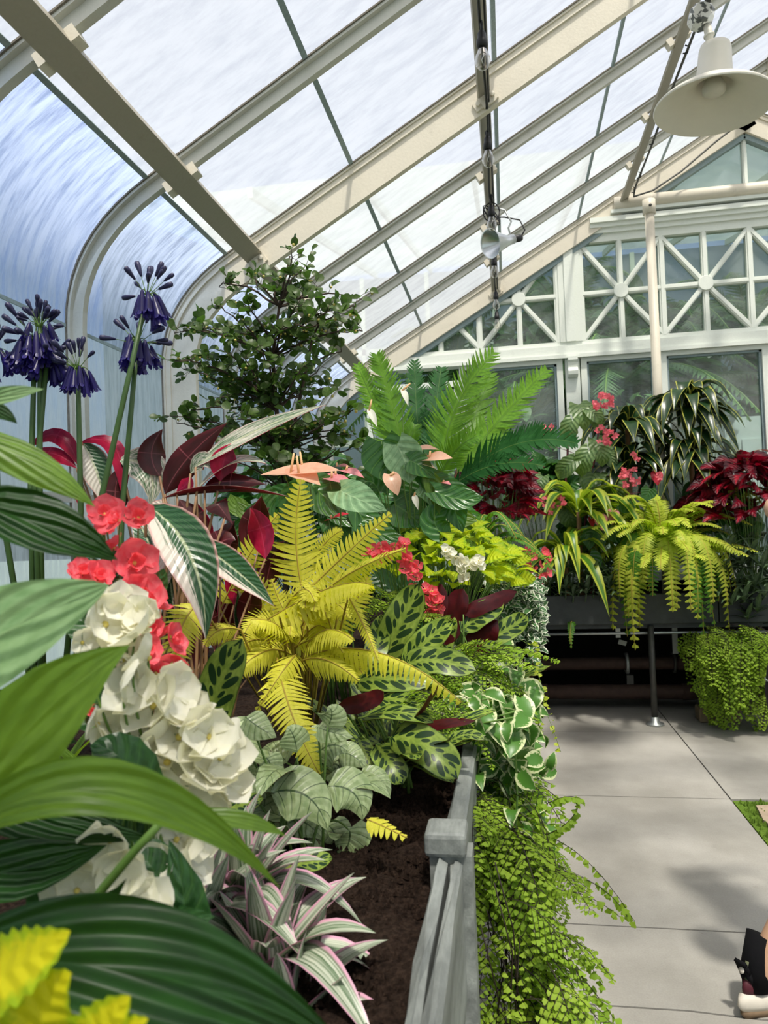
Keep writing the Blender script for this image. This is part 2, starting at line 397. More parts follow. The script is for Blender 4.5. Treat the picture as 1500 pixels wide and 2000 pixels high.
# ------------------------------------------------------------------ end wall
YW = 6.42
wb = root('wall_back', (1, YW, 0), 'white timber end wall with crossed transom lights above tall windows', None, None, 'structure')
def wbox(name, x0, x1, z0, z1, y0=YW-.03, y1=YW+.05, mat=None):
    b = MB(); b.box(x0, x1, y0, y1, z0, z1); return part(name, b, mat or M_white, wb, False)
def under(x):                                            # slope of the end-wall frame under the last rib
    return 3.44+.5774*min(x, 2*RIDGE-x)
def clipseg(p, q):
    """keep the part of p-q under the slope"""
    f = lambda r: under(r[0])-.03-r[1]
    a, c = f(p), f(q)
    if a < 0 and c < 0: return None
    if a >= 0 and c >= 0: return p, q
    t = a/(a-c); x = (p[0]+(q[0]-p[0])*t, p[1]+(q[1]-p[1])*t)
    return (p, x) if a >= 0 else (x, q)
def wbar(name, p, q, w, d=.05, yo=0):
    s = clipseg(p, q)
    if not s or math.hypot(s[0][0]-s[1][0], s[0][1]-s[1][1]) < .03: return
    b = MB(); P0 = (s[0][0], YW+yo, s[0][1]); P1 = (s[1][0], YW+yo, s[1][1])
    b.beam(P0, P1, (0, 1, 0), w, d); b.beam(P0, P1, (0, 1, 0), w*.55, d+.018)
    part(name, b, M_white, wb, False)
Z0, Z1, ZH = 2.99, 3.82, 3.39
EX = 2*RIDGE+1.69
wbox('dado_wall', WX, EX, 0, .95, YW-.02, YW+.1, M_black)  # near-black colour paints in the shade under the end planter
wbox('sill', WX, EX, .95, 1.02, YW-.07, YW+.1)
wbox('transom', -1.2, EX+.0-.5, 2.87, 2.955, YW-.06); wbox('transom_moulding', -1.25, EX-.5, 2.845, 2.875, YW-.08)
wbox('transom_rail', -.95, EX-.8, 2.955, 2.995, YW-.035)
wbox('head_rail', .55, 2*RIDGE-.55, 3.82, 3.885, YW-.035)
for z0, z1, y in ((3.885, 3.925, .06), (3.925, 3.96, .085), (3.96, 4.0, .11)): wbox('cornice', .78, 2*RIDGE-.78, z0, z1, YW-y)
wbox('cornice', .95, 2*RIDGE-.95, 4.022, 4.05, YW-.12)
b = MB(); b.tube([(.98, YW-.10, 4.10), (2*RIDGE-.98, YW-.10, 4.10)], .055, 12); part('tie_beam', b, M_cream, wb)
b = MB(); b.box(1.1, 2*RIDGE-1.1, YW-.05, YW+.05, 4.15, 4.165); part('gable_sill', b, M_cream, wb, False)
# sloping frame under the last rib
for s in (0, 1):
    f = lambda x: (2*RIDGE-x) if s else x
    for dz, w, y in ((-.02, .07, -.0), (-.075, .04, -.02)):
        b = MB(); b.beam((f(-1.35), YW+y, under(-1.35)+dz+.03), (f(RIDGE), YW+y, under(RIDGE)+dz+.03), (0, 1, 0), w, .06); part('raking_frame', b, M_bar if dz > -.05 else M_lap, wb, False)
# pilasters and consoles
for x0 in (.50, 2*RIDGE-.68):
    wbox('pilaster', x0, x0+.05, 2.99, under(x0)-.02, YW-.045); wbox('pilaster', x0+.05, x0+.13, 2.99, min(3.83, under(x0+.07)), YW-.06); wbox('pilaster', x0+.13, x0+.18, 2.99, 3.83, YW-.045)
    wbox('pilaster', x0+.03, x0+.15, 1.02, 2.87, YW-.04)
    b = MB(); prof = [(0, 0), (.07, 0), (.07, -.03), (.055, -.05), (.05, -.09), (.065, -.12), (.06, -.15), (.03, -.17), (0, -.17)]
    vs = [(x0+.05+e*.08, YW-.04-d, 2.85+z) for e in (0, 1) for d, z in prof]; k = len(prof)
    b.add(vs, [tuple(range(k)), tuple(range(2*k-1, k-1, -1))]+[(i, (i+1) % k, k+(i+1) % k, k+i) for i in range(k)][::1]); part('console', b, M_white, wb, False)
# crossed lights
HUBS = [-.52, .165, 1.015, 1.69, 2.39, 3.065, 3.915, 4.6]
EDG = [(-.86, -.18), (-.18, .49), (.69, 1.35), (1.35, RIDGE), (RIDGE, 2.73), (2.73, 3.39), (3.59, 4.26), (4.26, 4.94)]
for hx, (e0, e1) in zip(HUBS, EDG):
    for cx, cz in ((e0, Z0), (e1, Z0), (e0, Z1), (e1, Z1)): wbar('cross_brace', (hx, ZH), (cx, cz), .042)
    wbar('mullion', (hx, Z0), (hx, Z1), .045); wbar('rail', (e0, ZH), (e1, ZH), .042)
    for e in ((e0, e1) if abs(e1-.49)<.01 or abs(e1-4.94)<.01 or abs(e1-3.39)<.01 else (e0,)): wbar('mullion', (e, Z0), (e, Z1), .05, .055)
    if ZH < under(hx):
        b = MB(); b.lathe([(0, -.0), (.058, 0), (.062, .008), (.062, .04)], 24, frame((hx, YW-.048, ZH), (1, 0, 0), (0, 1, 0))); part('boss', b, M_white, wb, False)
    # panes: four to a light, cut to the slope
    for xa, xb in ((e0, hx), (hx, e1)):
        for za, zb in ((Z0, ZH), (ZH, Z1)):
            pl = []
            n = 12
            top = [(xa+(xb-xa)*i/n, min(zb, under(xa+(xb-xa)*i/n)-.04)) for i in range(n, -1, -1)]
            top = [t for t in top if t[1] > za]
            if len(top) < 2: continue
            bot = [(min(t[0] for t in top), za), (max(t[0] for t in top), za)]
            pg = bot+top
            part('pane', MB().add([(x, YW+.01, z) for x, z in pg], [tuple(range(len(pg)))]), M_clear, wb, False)
# lower windows
LOW = [(-1.15, -.42), (-.32, .46), (.71, 1.25), (1.354, 2.095), (2.20, 2.73), (2.83, 3.37), (3.62, 4.4), (4.5, 5.2)]
for i, (x0, x1) in enumerate(LOW):
    zt = min(2.81, under(x0)-.1, under(x1)-.1)
    b = MB()
    for a, c, d, e in ((x0-.05, x0, .99, 2.87), (x1, x1+.05, .99, 2.87), (x0, x1, .99, 1.06), (x0, x1, zt, 2.87)): b.box(a, c, YW-.04, YW+.05, d, min(e, under(x0)-.05))
    fr = part('window_frame', b, M_white, wb, False)
    b = MB()
    for a, c, d, e in ((x0, x0+.018, 1.06, zt), (x1-.018, x1, 1.06, zt), (x0, x1, zt-.018, zt)): b.box(a, c, YW-.015, YW+.02, d, e)
    part('window_bead', b, M_lap, wb, False)
    part('pane', MB().add([(x0, YW+.01, 1.06), (x1, YW+.01, 1.06), (x1, YW+.01, zt), (x0, YW+.01, zt)], [(0, 1, 2, 3)]), M_clear, wb, False)
# gable triangle
gt = under(RIDGE)-.04
gz = lambda x: under(x)-.05
gx0 = 1.28
for a, c in ((gx0, RIDGE), (RIDGE, 2*RIDGE-gx0)):
    pg = [(a, 4.165), (c, 4.165), (c, max(4.17, gz(c))), (a, max(4.17, gz(a)))]
    part('pane', MB().add([(x, YW+.01, z) for x, z in pg], [(0, 1, 2, 3)]), M_clear, wb, False)
wbar('mullion', (RIDGE, 4.16), (RIDGE, 4.6), .035)
wbar('mullion', (1.66, 4.42), (2.42, 4.42), .02)
M_wood = simple('bare_wood', '#9a7b55', .7, .2, 0, 14, .3)
for s in (0, 1):
    f = lambda x: (2*RIDGE-x) if s else x
    b = MB(); b.beam((f(gx0-.02), YW-.03, gz(gx0-.02)), (f(RIDGE), YW-.03, gz(RIDGE)), (0, 1, 0), .03, .03); part('gable_bead', b, M_wood, wb, False)
# far end behind the camera
wf = root('wall_front', (1, -2.9, 0), 'plain glazed end wall behind the viewer', None, None, 'structure')
pg = [(WX, .0), (2*RIDGE-WX, 0), (2*RIDGE-WX, 2.5), (RIDGE, roofz(RIDGE)), (WX, 2.5)]
part('glazing', MB().add([(x, -2.86, z) for x, z in pg], [tuple(range(5))]), M_wallg, wf, False)
b = MB()
for x in np.arange(WX, 2*RIDGE-WX+.1, .7): b.box(x-.03, x+.03, -2.84, -2.78, 0, min(roofz(x), roofz(2*RIDGE-x))-.05)
part('mullion_set', b, M_white, wf, False)
for nm, x in (('wall_left', WX), ('wall_right', 2*RIDGE-WX)):
    b = MB(); b.box(x-.08, x+.08, -2.85, 6.5, -.1, .72)
    part('plinth', b, M_conc, wl if nm == 'wall_left' else wr, False)
# ------------------------------------------------------------------ leaf library
def prof(k, t):
    s = math.sin
    if k == 'lance': return max(0, s(math.pi*t**.80))**1.08
    if k == 'ovate': return max(0, s(math.pi*t**.62))**.8
    if k == 'oblong': return (max(0, 1-(2*t-1)**4))**.75*(1-.15*t)
    if k == 'heart': return max(0, s(math.pi*(.16+.84*t**.9)))**.9
    if k == 'round': return math.sqrt(max(0, 1-(2*t-1)**2))
    if k == 'strap': return min(1, .55+2*t)*max(0, 1-t**3.2)
    if k == 'obov': return max(0, s(math.pi*t**1.5))**.75
    return 1
def unit(v): return v.normalized() if v.length > 1e-9 else Vector((0, 0, 1))
def leaf3(mb, b, m, t, w, n, k='lance', cup=.2, nl=8, nw=2, under=False, wave=0, lobe=0, serr=0, mi=0, ph=None, rib=0):
    """leaf blade on a curve through b, m, t; w its width, n the way its face looks"""
    b, m, t, n = Vector(b), Vector(m), Vector(t), Vector(n)
    c = m*2-(b+t)*.5; L = (b-m).length+(m-t).length
    if ph is None: ph = U(0, 6)
    vs, uv = [], []
    for i in range(nl+1):
        q = i/nl; p = b*(1-q)**2+c*2*q*(1-q)+t*q*q; tg = unit((c-b)*(1-q)+(t-c)*q)
        sd = unit(tg.cross(n)); nn = sd.cross(tg); pw = prof(k, q)*w/2
        if serr and 0 < i < nl: pw *= 1+serr*(1 if i % 2 else -1)
        for j in range(-nw, nw+1):
            s = j/nw; x = p+sd*(s*pw)+nn*(cup*abs(s)**1.4*pw)
            if wave: x = x+nn*(wave*w*abs(s)*math.sin(q*11+ph+(1.3 if s > 0 else 0)))
            if lobe: x = x-tg*(lobe*L*abs(s)**1.5*(1-q)**4)
            if rib: x = x+nn*(rib*w*(1-abs(s))*math.sin(abs(s)*9-q*26))
            vs.append(x); uv.append((.5+s*.5, q))
    W_ = 2*nw+1
    fs = [(i*W_+j, i*W_+j+1, (i+1)*W_+j+1, (i+1)*W_+j) for i in range(nl) for j in range(2*nw)]
    mb.add(vs, fs, uv, mi)
    if under:
        v2 = []
        for i in range(nl+1):
            q = i/nl; tg = unit((c-b)*(1-q)+(t-c)*q); sd = unit(tg.cross(n)); nn = sd.cross(tg)
            v2 += [vs[i*W_+j]-nn*.0012 for j in range(W_)]
        mb.add(v2, [f[::-1] for f in fs], uv, mi+1)
    return mb
def unitleaf(name, mat, k='ovate', w=.5, droop=.15, cup=.2, nl=5, nw=1, under=False, **kw):
    """leaf of length 1 along +Y, face +Z, for copying"""
    mb = MB(); leaf3(mb, (0, 0, 0), (0, .52, droop*.35), (0, 1, -droop*.6), w, (0, 0, 1), k, cup, nl, nw, under, **kw)
    return mb.mesh(name, mat)
def frond3(mb, b, m, t, w, n, npin=30, fill=1.0, fwd=.25, droop=.15, start=.06, taper=.6, bulge=0, nseg=3, curl=0, jit=.12):
    """pinnate frond; returns the rachis points"""
    b, m, t, n = Vector(b), Vector(m), Vector(t), Vector(n)
    c = m*2-(b+t)*.5; L = (b-m).length+(m-t).length; pts = []
    for i in range(13):
        q = i/12; pts.append(b*(1-q)**2+c*2*q*(1-q)+t*q*q)
    at = lambda q: b*(1-q)**2+c*2*q*(1-q)+t*q*q
    S0 = len(mb.v); mb.v += [tuple(at(start+(1-start)*k/npin)) for k in range(npin+1)]; mb.uv += [(.5, 0)]*(npin+1)
    for i in range(npin):
        q = start+(1-start)*(i+.5)/npin
        p = at(q); tg = unit((c-b)*(1-q)+(t-c)*q); sd = unit(tg.cross(n)); nn = sd.cross(tg)
        r = (q-start)/(1-start)
        pl = w/2*min(1, .45+r*4)*(max(0, 1-r)**taper*(1-bulge)+bulge*math.sin(math.pi*min(1, .1+r*.9)))+.004
        hw = L*(1-start)/npin*fill/2
        for s in (-1, 1):
            d = unit(sd*s+tg*(fwd+U(-jit, jit)*.6)+nn*(-droop+U(-jit, jit))); l = pl*U(.88, 1.06); e = unit(tg-d*tg.dot(d))
            k = nseg; b1 = len(mb.v)
            for a in range(1, k+1):
                f = a/k; cc = p+d*(l*f)-nn*(droop*l*f*f*.8+curl*l*f*f)+tg*(l*.12*f*f); ww = hw*(1.08-.45*f) if a < k else hw*.14
                lift = nn*(hw*.5*math.sin(f*7+i))
                mb.v += [tuple(cc-e*ww+lift*.4), tuple(cc+e*ww-lift*.4)]; mb.uv += [(0, f), (1, f)]
            idx = [S0+i, S0+i+1]+list(range(b1, len(mb.v)))
            fs = [(idx[2*a], idx[2*a+1], idx[2*a+3], idx[2*a+2]) for a in range(k)]
            mb.f += fs if s > 0 else [f[::-1] for f in fs]; mb.mi += [0]*k
    return pts
# ------------------------------------------------------------------ leaf materials
def LM(name, fn, tr=.35, rough=.4, spec=.35, trc=None, veins=0, vs=1.2, bs=.35, var=.28, tgain=1.0):
    N = NT(name); u, v = N.uv(); a = (u-.5).abs()*2
    col = fn(N, u, v, a)
    if isinstance(col, (str, tuple)): col = N.mix(0.0, col, col)
    col = N.bright(col, N.rand()*var+(1-var/2))
    bump = ((v*veins-a*vs)*6.283).sin() if veins else None
    tc = trc
    if tc is None and tgain != 1.0: tc = N.bright(col, V(N.t, N.vec(0, 0, 0))*0+tgain) if False else None
    return N.leafsurf(col, tr, rough, spec, tc, bump, bs)
def F_plain(c1, c2=None, mid=None, sc=5, mw=.05):
    def f(N, u, v, a):
        nz = N.noise(N.vec(u, v*2, N.rand()*9), sc, 3)
        c = N.mix(nz.step(.3, .7), c1, c2 or c1)
        if mid: c = N.mix((1-a.step(mw*.5, mw))*.8, c, mid)
        return c
    return f
def F_vein(c1, c2, vein, n=9, sl=1.5, wd=.1, mid=.05, amt=.7):
    def f(N, u, v, a):
        c = N.mix(N.noise(N.vec(u*2, v*2, N.rand()*9), 4, 3).step(.3, .7), c1, c2)
        q = (v*n-a*sl).fract(); q = (q-.5).abs()
        return N.mix((1-q.step(wd*.3, wd)).max(1-a.step(mid*.5, mid))*amt, c, vein)
    return f
def F_rattle(N, u, v, a):
    n, sl = 5.0, 1.1
    base = N.mix(N.noise(N.vec(u*3, v*3, N.rand()*9), 3, 2).step(.3, .7), '#789437', '#9cb44c')
    def blob(off, cx, rx, ry):
        q = (v*n-a*sl+off).fract()-.5
        return 1-((q/ry).pow(2)+((a-cx)/rx).pow(2)).step(.75, 1.05)
    # only even powers of signed values: square by product
    def sq(x): return x*x
    def blob2(off, cx, rx, ry):
        q = (v*n-a*sl+off).fract()-.5
        return 1-(sq(q/ry)+sq((a-cx)/rx)).step(.75, 1.05)
    d = blob2(0, .50, .36, .30).max(blob2(.5, .26, .15, .19))
    c = N.mix(d, base, '#22401f')
    return N.mix(a.step(.93, .99)*.8, c, '#2f5522')
def F_strom(N, u, v, a):
    s = (u-.5)
    nz = N.noise(N.vec(s*2.2+N.rand()*7, v*1.1-a*1.3, N.rand()*5), 5, 4, .6)
    g = N.mix(N.noise(N.vec(u, v*9-a*7, 0), 3, 2).step(.35, .65), '#1d4425', '#3d6b3c')
    side = (s*3+N.rand()*2-1)
    c = N.mix((nz*1.3+side*.6).step(.75, .95), g, '#e3dccb')
    c = N.mix((1-a.step(.03, .09))*.7, c, '#c6d3a4')
    return N.mix(a.step(.86, .97)*.75, c, '#d9a39c')
def F_strom2(pale):
    def f(N, u, v, a):
        nz = N.noise(N.vec((u-.5)*3, v*1.6-a*1.6, N.rand()*5), 5, 4, .6)
        c = N.mix(nz.step(.42, .58), '#5d8259' if pale else '#23492b', '#dfe0cd')
        c = N.mix((1-a.step(.04, .12))*.8, c, '#d5dcb4')
        return N.mix(a.step(.85, .98)*.8, c, '#e6cfc4')
    return f
def F_stripes(N, u, v, a):
    q = N.noise(N.vec(u*9, v*.5, N.rand()*9), 1.6, 3, .7)
    c = N.mix(q.step(.40, .60), '#5f7a55', '#ced3bf')
    c = N.mix(a.step(.72, .92), c, '#dfa9bf')
    return N.mix((1-v.step(.02, .22))*.85, c, '#a3276f')
def F_margin(inner, outer, w0=.5, w1=.8, sc=4, k=.5):
    def f(N, u, v, a):
        nz = N.noise(N.vec(u*2+N.rand()*9, v*2, 0), sc, 3, .6)
        return N.mix((a+(nz-.5)*k*2).step(w0, w1), inner, outer)
    return f
M_canna = LM('broad_green_leaf', F_vein('#4a6b1c', '#64872a', '#8fab50', 2, 2.2, .4, .05, .12), .42, .38, .4, '#86a824', veins=2, vs=2.2, bs=.3)
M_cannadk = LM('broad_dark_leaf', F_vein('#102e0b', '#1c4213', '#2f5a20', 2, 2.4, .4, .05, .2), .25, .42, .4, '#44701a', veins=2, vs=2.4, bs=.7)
M_cannapale = LM('broad_pale_leaf', F_vein('#668a58', '#84a674', '#a5c088', 2.5, 2.2, .4, .05, .25), .3, .55, .3, '#8aa858', veins=2.5, vs=2.2, bs=.4)
M_ycoleus = LM('yellow_coleus_leaf', F_margin('#d8cf1c', '#8fae18', .45, .9, 7, .55), .45, .5, .3, '#d9dd1f', veins=6, vs=1.1, bs=.25)
M_lcoleus = LM('lime_coleus_leaf', F_margin('#b9c81e', '#7fa51d', .4, .95, 6, .4), .45, .5, .3, '#cfe01f', veins=6, vs=1.1, bs=.5)
M_strom = LM('tricolour_leaf_top', F_strom, .28, .3, .5, veins=16, vs=2.4, bs=.25)
M_strompale = LM('pale_variegated_leaf_top', F_strom2(True), .35, .35, .5, veins=14, vs=2.4, bs=.25)
M_strombk = LM('maroon_leaf_underside', F_vein('#8a1238', '#b01f4c', '#d0507a', 1, 0, .01, .05, .5), .5, .35, .4, '#f0285c')
M_strombr = LM('brown_leaf_underside', F_vein('#3f1a14', '#551f22', '#b05a62', 1, 0, .01, .05, .6), .35, .3, .5, '#a02838')
M_rattle = LM('rattlesnake_leaf_top', F_rattle, .3, .35, .5, veins=0)
M_maroon = LM('dark_maroon_underside', F_plain('#3d0d12', '#571419'), .35, .35, .4, '#7d1418')
M_cten = LM('silver_green_leaf', F_vein('#9ab274', '#c0d29a', '#34522a', 6, 1.1, .06, .05, .9), .25, .3, .5, '#9cc486', veins=7, vs=1.3, bs=.2)
M_rhoeo = LM('pink_striped_leaf', F_stripes, .3, .35, .5)
M_rhoeobk = LM('purple_leaf_underside', F_plain('#8d1f66', '#a93b80'), .35, .4, .4, '#c43a90')
M_yfern = LM('yellow_fern', F_plain('#c9c832', '#e3dc5a', sc=3), .42, .5, .3, '#e0e01f')
M_gfern = LM('lime_fern', F_plain('#9db42c', '#cdd052', sc=3), .42, .5, .3, '#a8cc1f')
M_dfern = LM('green_fern', F_plain('#3c6a1e', '#5a8a2b', sc=3), .4, .5, .3, '#6fa61f')
M_maiden = LM('maidenhair_leaf', F_plain('#769a2a', '#a3bd42', sc=3), .45, .55, .2, '#9cc02c')
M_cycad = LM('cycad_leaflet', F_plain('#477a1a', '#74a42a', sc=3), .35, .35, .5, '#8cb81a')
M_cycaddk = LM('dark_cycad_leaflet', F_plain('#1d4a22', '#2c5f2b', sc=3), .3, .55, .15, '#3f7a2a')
M_shrub = LM('shrub_leaf', F_plain('#38501f', '#52692b', '#687f3e', 4), .32, .4, .4, '#55802a')
M_anth = LM('anthurium_leaf', F_vein('#234f1c', '#346827', '#6d9c48', 5, 1.8, .07, .05, .6), .3, .28, .5, '#4f8a28', veins=5, vs=1.8)
M_anthpale = LM('pale_anthurium_leaf', F_vein('#6a8f62', '#88ab7c', '#a8c496', 5, 1.8, .06, .05, .6), .25, .3, .5, '#6a9a58', veins=5, vs=1.8)  # paler green variant for a few anthurium leaves
M_peach = LM('peach_spathe', F_vein('#e8b193', '#f0c3a6', '#f6dcc0', 1, 0, .01, .06, .4), .4, .3, .5, '#ffb08c')
M_pink = LM('pink_spathe', F_plain('#d97f86', '#e59a9d'), .4, .3, .5, '#f48a90')
M_redsp = LM('red_spathe', F_plain('#b02434', '#c9384a'), .35, .3, .5)
M_spadix = simple('spadix', '#dcae7c', .5, .4, 0, 60, .15)
M_coral = LM('coral_petal', F_plain('#ee5868', '#f58088', sc=3), .45, .5, .25, '#ff6a70', var=.2)
M_whitep = LM('white_petal', F_plain('#ecebdc', '#f3f2e8', sc=3), .4, .5, .25, '#f4f0c8', var=.1)
M_pinkfl = LM('pink_begonia_petal', F_plain('#e8586e', '#f38a92', sc=3), .4, .5, .25, var=.25)
M_centre = simple('flower_centre', '#d6c46a', .6, .3, 0, 90, .3)
M_begl = LM('begonia_leaf', F_vein('#1f4020', '#31592b', '#4d7540', 6, 1.4, .1, .04, .4), .25, .35, .45, '#4a7d2b', veins=6, vs=1.4)
M_caneb = LM('cane_begonia_leaf', F_vein('#52703f', '#7a915a', '#2f5230', 7, 2.2, .22, .05, .6), .35, .35, .45, '#8aa840', veins=7, vs=2.2)
M_rcoleus = LM('red_coleus_leaf', F_margin('#c01030', '#4a0614', .10, .5, 6, .35), .3, .4, .45, '#b00a28', veins=6, vs=1.2, bs=.6)
M_rcoleusdk = LM('dark_red_coleus_leaf', F_margin('#7d0a22', '#3a0612', .18, .75, 6, .35), .3, .4, .45, '#8a0a22', veins=6, vs=1.2, bs=.6)
M_drac = LM('yellow_edged_dracaena_leaf', F_margin('#1d3a1d', '#a8a846', .80, .90, 3, .06), .2, .3, .5, veins=0)
M_striped = LM('lime_striped_leaf', F_margin('#4a7a22', '#b4bd3a', .38, .55, 3, .08), .35, .35, .45, '#9ab82a')
M_pothos = LM('marbled_pothos_leaf', F_margin('#4f7f2f', '#d3d9a8', .62, .82, 5, .5), .32, .35, .45)
M_pep = LM('white_edged_small_leaf', F_margin('#4b7343', '#e0e4cd', .55, .75, 3, .15), .25, .35, .45)
M_dtrad = LM('dark_green_pointed_leaf', F_vein('#3a4d34', '#566b4c', '#6f8464', 1, 0, .01, .08, .5), .15, .35, .45)
M_cordy = LM('bronze_strap_leaf', F_plain('#4a2018', '#6d2d1e', '#8c4a34'), .35, .35, .45, '#a0401f')
M_stem = simple('green_stem', '#5d7d35', .5, .4, 0, 40, .2)
M_stemdk = simple('dark_wiry_stem', '#251a14', .5, .4, 0, 40, .2)
M_rachis = simple('brown_rachis', '#a08a38', .55, .3, 0, 40, .2)
M_stemtan = simple('tan_petiole', '#8c6a4a', .5, .4, 0, 40, .3)
M_stemred = simple('red_petiole', '#6d2a33', .5, .4, 0, 40, .3)
M_bark = simple('grey_brown_bark', '#4b3f36', .85, .2, 0, 40, .3, .3)
M_fruit = simple('small_yellow_fig', '#c3b560', .45, .4, 0, 30, .3)
M_agst = simple('agapanthus_stalk', '#3f5a2c', .45, .4, 0, 30, .25)
M_agfl = LM('violet_floret', F_margin('#211b50', '#3a3180', .3, .9, 3, .2), .25, .35, .4, '#35289a')
M_agbud = simple('dark_violet_bud', '#262648', .45, .4, 0, 40, .25)
def stem(mb, pts, r=.003, n=5):
    pts = [Vector(p) for p in pts]
    if len(pts) == 3:
        b, m, t = pts; c = m*2-(b+t)*.5; pts = [b*(1-q)**2+c*2*q*(1-q)+t*q*q for q in [i/8 for i in range(9)]]
    rs = [r*(1-.45*i/(len(pts)-1)) for i in range(len(pts))] if not isinstance(r, (list, tuple)) else r
    mb.tube(pts, rs, n)
def toward(p, up=.3):
    """a leaf-face direction that leans to the aisle and the light"""
    return unit((Vector((0, 0, CH))-Vector(p)).normalized()*(1-up)+Vector((0, 0, 1))*up)
# ------------------------------------------------------------------ raised beds
SZ = .875
bl = root('side_planter', (-.9, 2, 0), 'long grey slate planter running down the left side of the aisle', 'planter')
def slatepanel(name, x0, x1, y0, y1, z0, z1, parent, mat, r=.006, seed=1):
    rr = random.Random(seed); b = MB(); n = 24
    vs = []
    for i in range(n+1):
        y = y0+(y1-y0)*i/n; j = lambda: rr.uniform(-r, r)*.5
        vs += [(x0+j(), y, z0), (x1+j()*.3, y, z0), (x1+j()*.5, y, z1-r), (x1-r+j(), y, z1+j()*.4), (x0+r+j(), y, z1+j()*.4), (x0+j(), y, z1-r+j())]
    fs = [(i*6+k, i*6+(k+1) % 6, i*6+6+(k+1) % 6, i*6+6+k) for i in range(n) for k in range(6)]+[(0, 5, 4, 3, 2, 1), tuple(n*6+k for k in range(6))]
    b.add(vs, [f[::-1] for f in fs]); return part(name, b, mat, parent, False)
slatepanel('side_panel', -.135, -.098, 1.30, 5.45, .70, .915, bl, M_slate, .006, 2)
slatepanel('side_panel', -.142, -.122, -1.4, 1.28, .68, .905, bl, M_slate, .010, 3)
slatepanel('side_panel', -.118, -.098, -1.4, 1.28, .68, .900, bl, M_slate, .008, 4)
b = MB(); b.box(-.160, -.090, 1.215, 1.29, .905, .945)
cp = part('panel_cap', b, M_slate, bl, False); md = cp.modifiers.new('b', 'BEVEL'); md.width = .008; md.segments = 2
b = MB(); b.box(-.152, -.082, 1.225, 1.28, .60, .906); part('panel_post', b, M_slate, bl, False)
b = MB(); b.box(-1.62, -.145, -1.4, 6.35, .66, .70); part('bed_board', b, M_slatedk, bl, False)
for y in (.3, 1.9, 3.5, 5.0):
    b = MB(); b.tube([(-.25, y, 0), (-.25, y, .66)], .025, 10); part('leg', b, M_iron, bl)
    b = MB(); b.tube([(-1.45, y, 0), (-1.45, y, .66)], .025, 10); part('leg', b, M_iron, bl)
be = root('end_planter', (2, 5.45, 0), 'dark slate planter across the end of the house under the windows', 'planter')
slatepanel2 = MB()
for x0, x1 in ((-.095, 1.42), (1.425, 2.95), (2.955, 5.0)):
    b = MB(); b.box(x0, x1, 5.445, 5.475, .715, .925); o = part('front_panel', b, M_slatedk, be, False); md = o.modifiers.new('b', 'BEVEL'); md.width = .005; md.segments = 2
b = MB(); b.box(-.14, 5.0, 5.48, 6.35, .68, .715); part('bed_board', b, M_slatedk, be, False)
for x in (.965, 2.6, 4.2):
    b = MB(); b.tube([(x, 5.46, .03), (x, 5.46, .70)], .022, 12); lg = part('leg', b, M_iron, be)
    b = MB(); b.lathe([(0, 0), (.062, 0), (.062, .012), (.032, .022), (.028, .055), (.024, .058)], 16, Matrix.Translation((x, 5.46, .0))); part('floor_flange', b, M_zinc, lg)
b = MB(); b.tube([(-.1, 5.52, .64), (1.9, 5.52, .64)], .010, 8); part('watering_line', b, M_zinc, be)
def soil(name, x0, x1, y0, y1, lab, seed, fine=False):
    rr = np.random.default_rng(seed); nx, ny = (int((x1-x0)/.05)+1, int((y1-y0)/.06)+1)
    b = MB(); xs = np.linspace(x0, x1, nx); ys = np.linspace(y0, y1, ny); z = SZ-.03+rr.normal(0, .006, (ny, nx))
    b.add([(xs[i], ys[j], z[j, i]) for j in range(ny) for i in range(nx)], [(j*nx+i, j*nx+i+1, (j+1)*nx+i+1, (j+1)*nx+i) for j in range(ny-1) for i in range(nx-1)])
    if fine:                                             # crumbs on the bare strip
        for _ in range(9000):
            y = rr.uniform(.5, 2.0); x = rr.uniform(-.52, -.145); r = abs(rr.normal(0, .0035))+.002; zz = SZ-.03+rr.uniform(-.004, .006)
            a = rr.uniform(0, 6.28); q = [(x+r*math.cos(a+k*2.09), y+r*math.sin(a+k*2.09), zz-r*.3) for k in range(3)]+[(x+rr.uniform(-r, r)*.3, y+rr.uniform(-r, r)*.3, zz+r)]
            b.add(q, [(0, 1, 3), (1, 2, 3), (2, 0, 3)])
    return solid(name, b, M_soil, lab, 'soil', 'stuff')
soil('potting_soil', -1.62, -.143, -1.4, 5.48, 'dark crumbly soil filling the left planter', 1, True)
soil('potting_soil', -.14, 5.0, 5.476, 6.35, 'dark soil filling the planter under the end windows', 2)
# ------------------------------------------------------------------ pipes under the end planter
def pipe(x0, x1, y, z, r, lab):
    o = root('heating_pipe', (x0, y, z), lab, 'pipe'); b = MB(); b.tube([(x0, y, z), (x1, y, z)], r, 14); part('tube', b, M_rust, o)
    for x in np.arange(x0+.5, x1, 1.1): b = MB(); b.tube([(x-.05, y, z), (x+.05, y, z)], r*1.12, 14); part('coupling', b, M_rust, o)
pipe(-1.4, 5.0, 6.0, .335, .05, 'upper rusty heating pipe under the end planter')
pipe(-1.4, 5.0, 5.9, .135, .055, 'lower rusty heating pipe near the floor under the end planter')
hg = root('pipe_hanger', (.86, 5.93, .3), 'bright galvanised hanger clamped round the upper pipe under the planter', 'bracket')
b = MB(); b.beam((.80, 5.90, .55), (.80, 5.90, .68), (0, 1, 0), .035, .006); b.beam((.80, 5.90, .52), (.86, 5.92, .50), (0, 1, 0), .035, .006); part('strap', b, M_zinc, hg, False)
b = MB(); b.tube([(.865, 5.98+.06*math.cos(g), .335+.075*math.sin(g)) for g in np.linspace(1.2, 5.6, 14)], .014, 6); part('clamp_ring', b, M_zinc, hg)
b = MB(); b.box(.85, .90, 5.90, 5.96, .19, .26); part('roller', b, M_iron, hg, False)
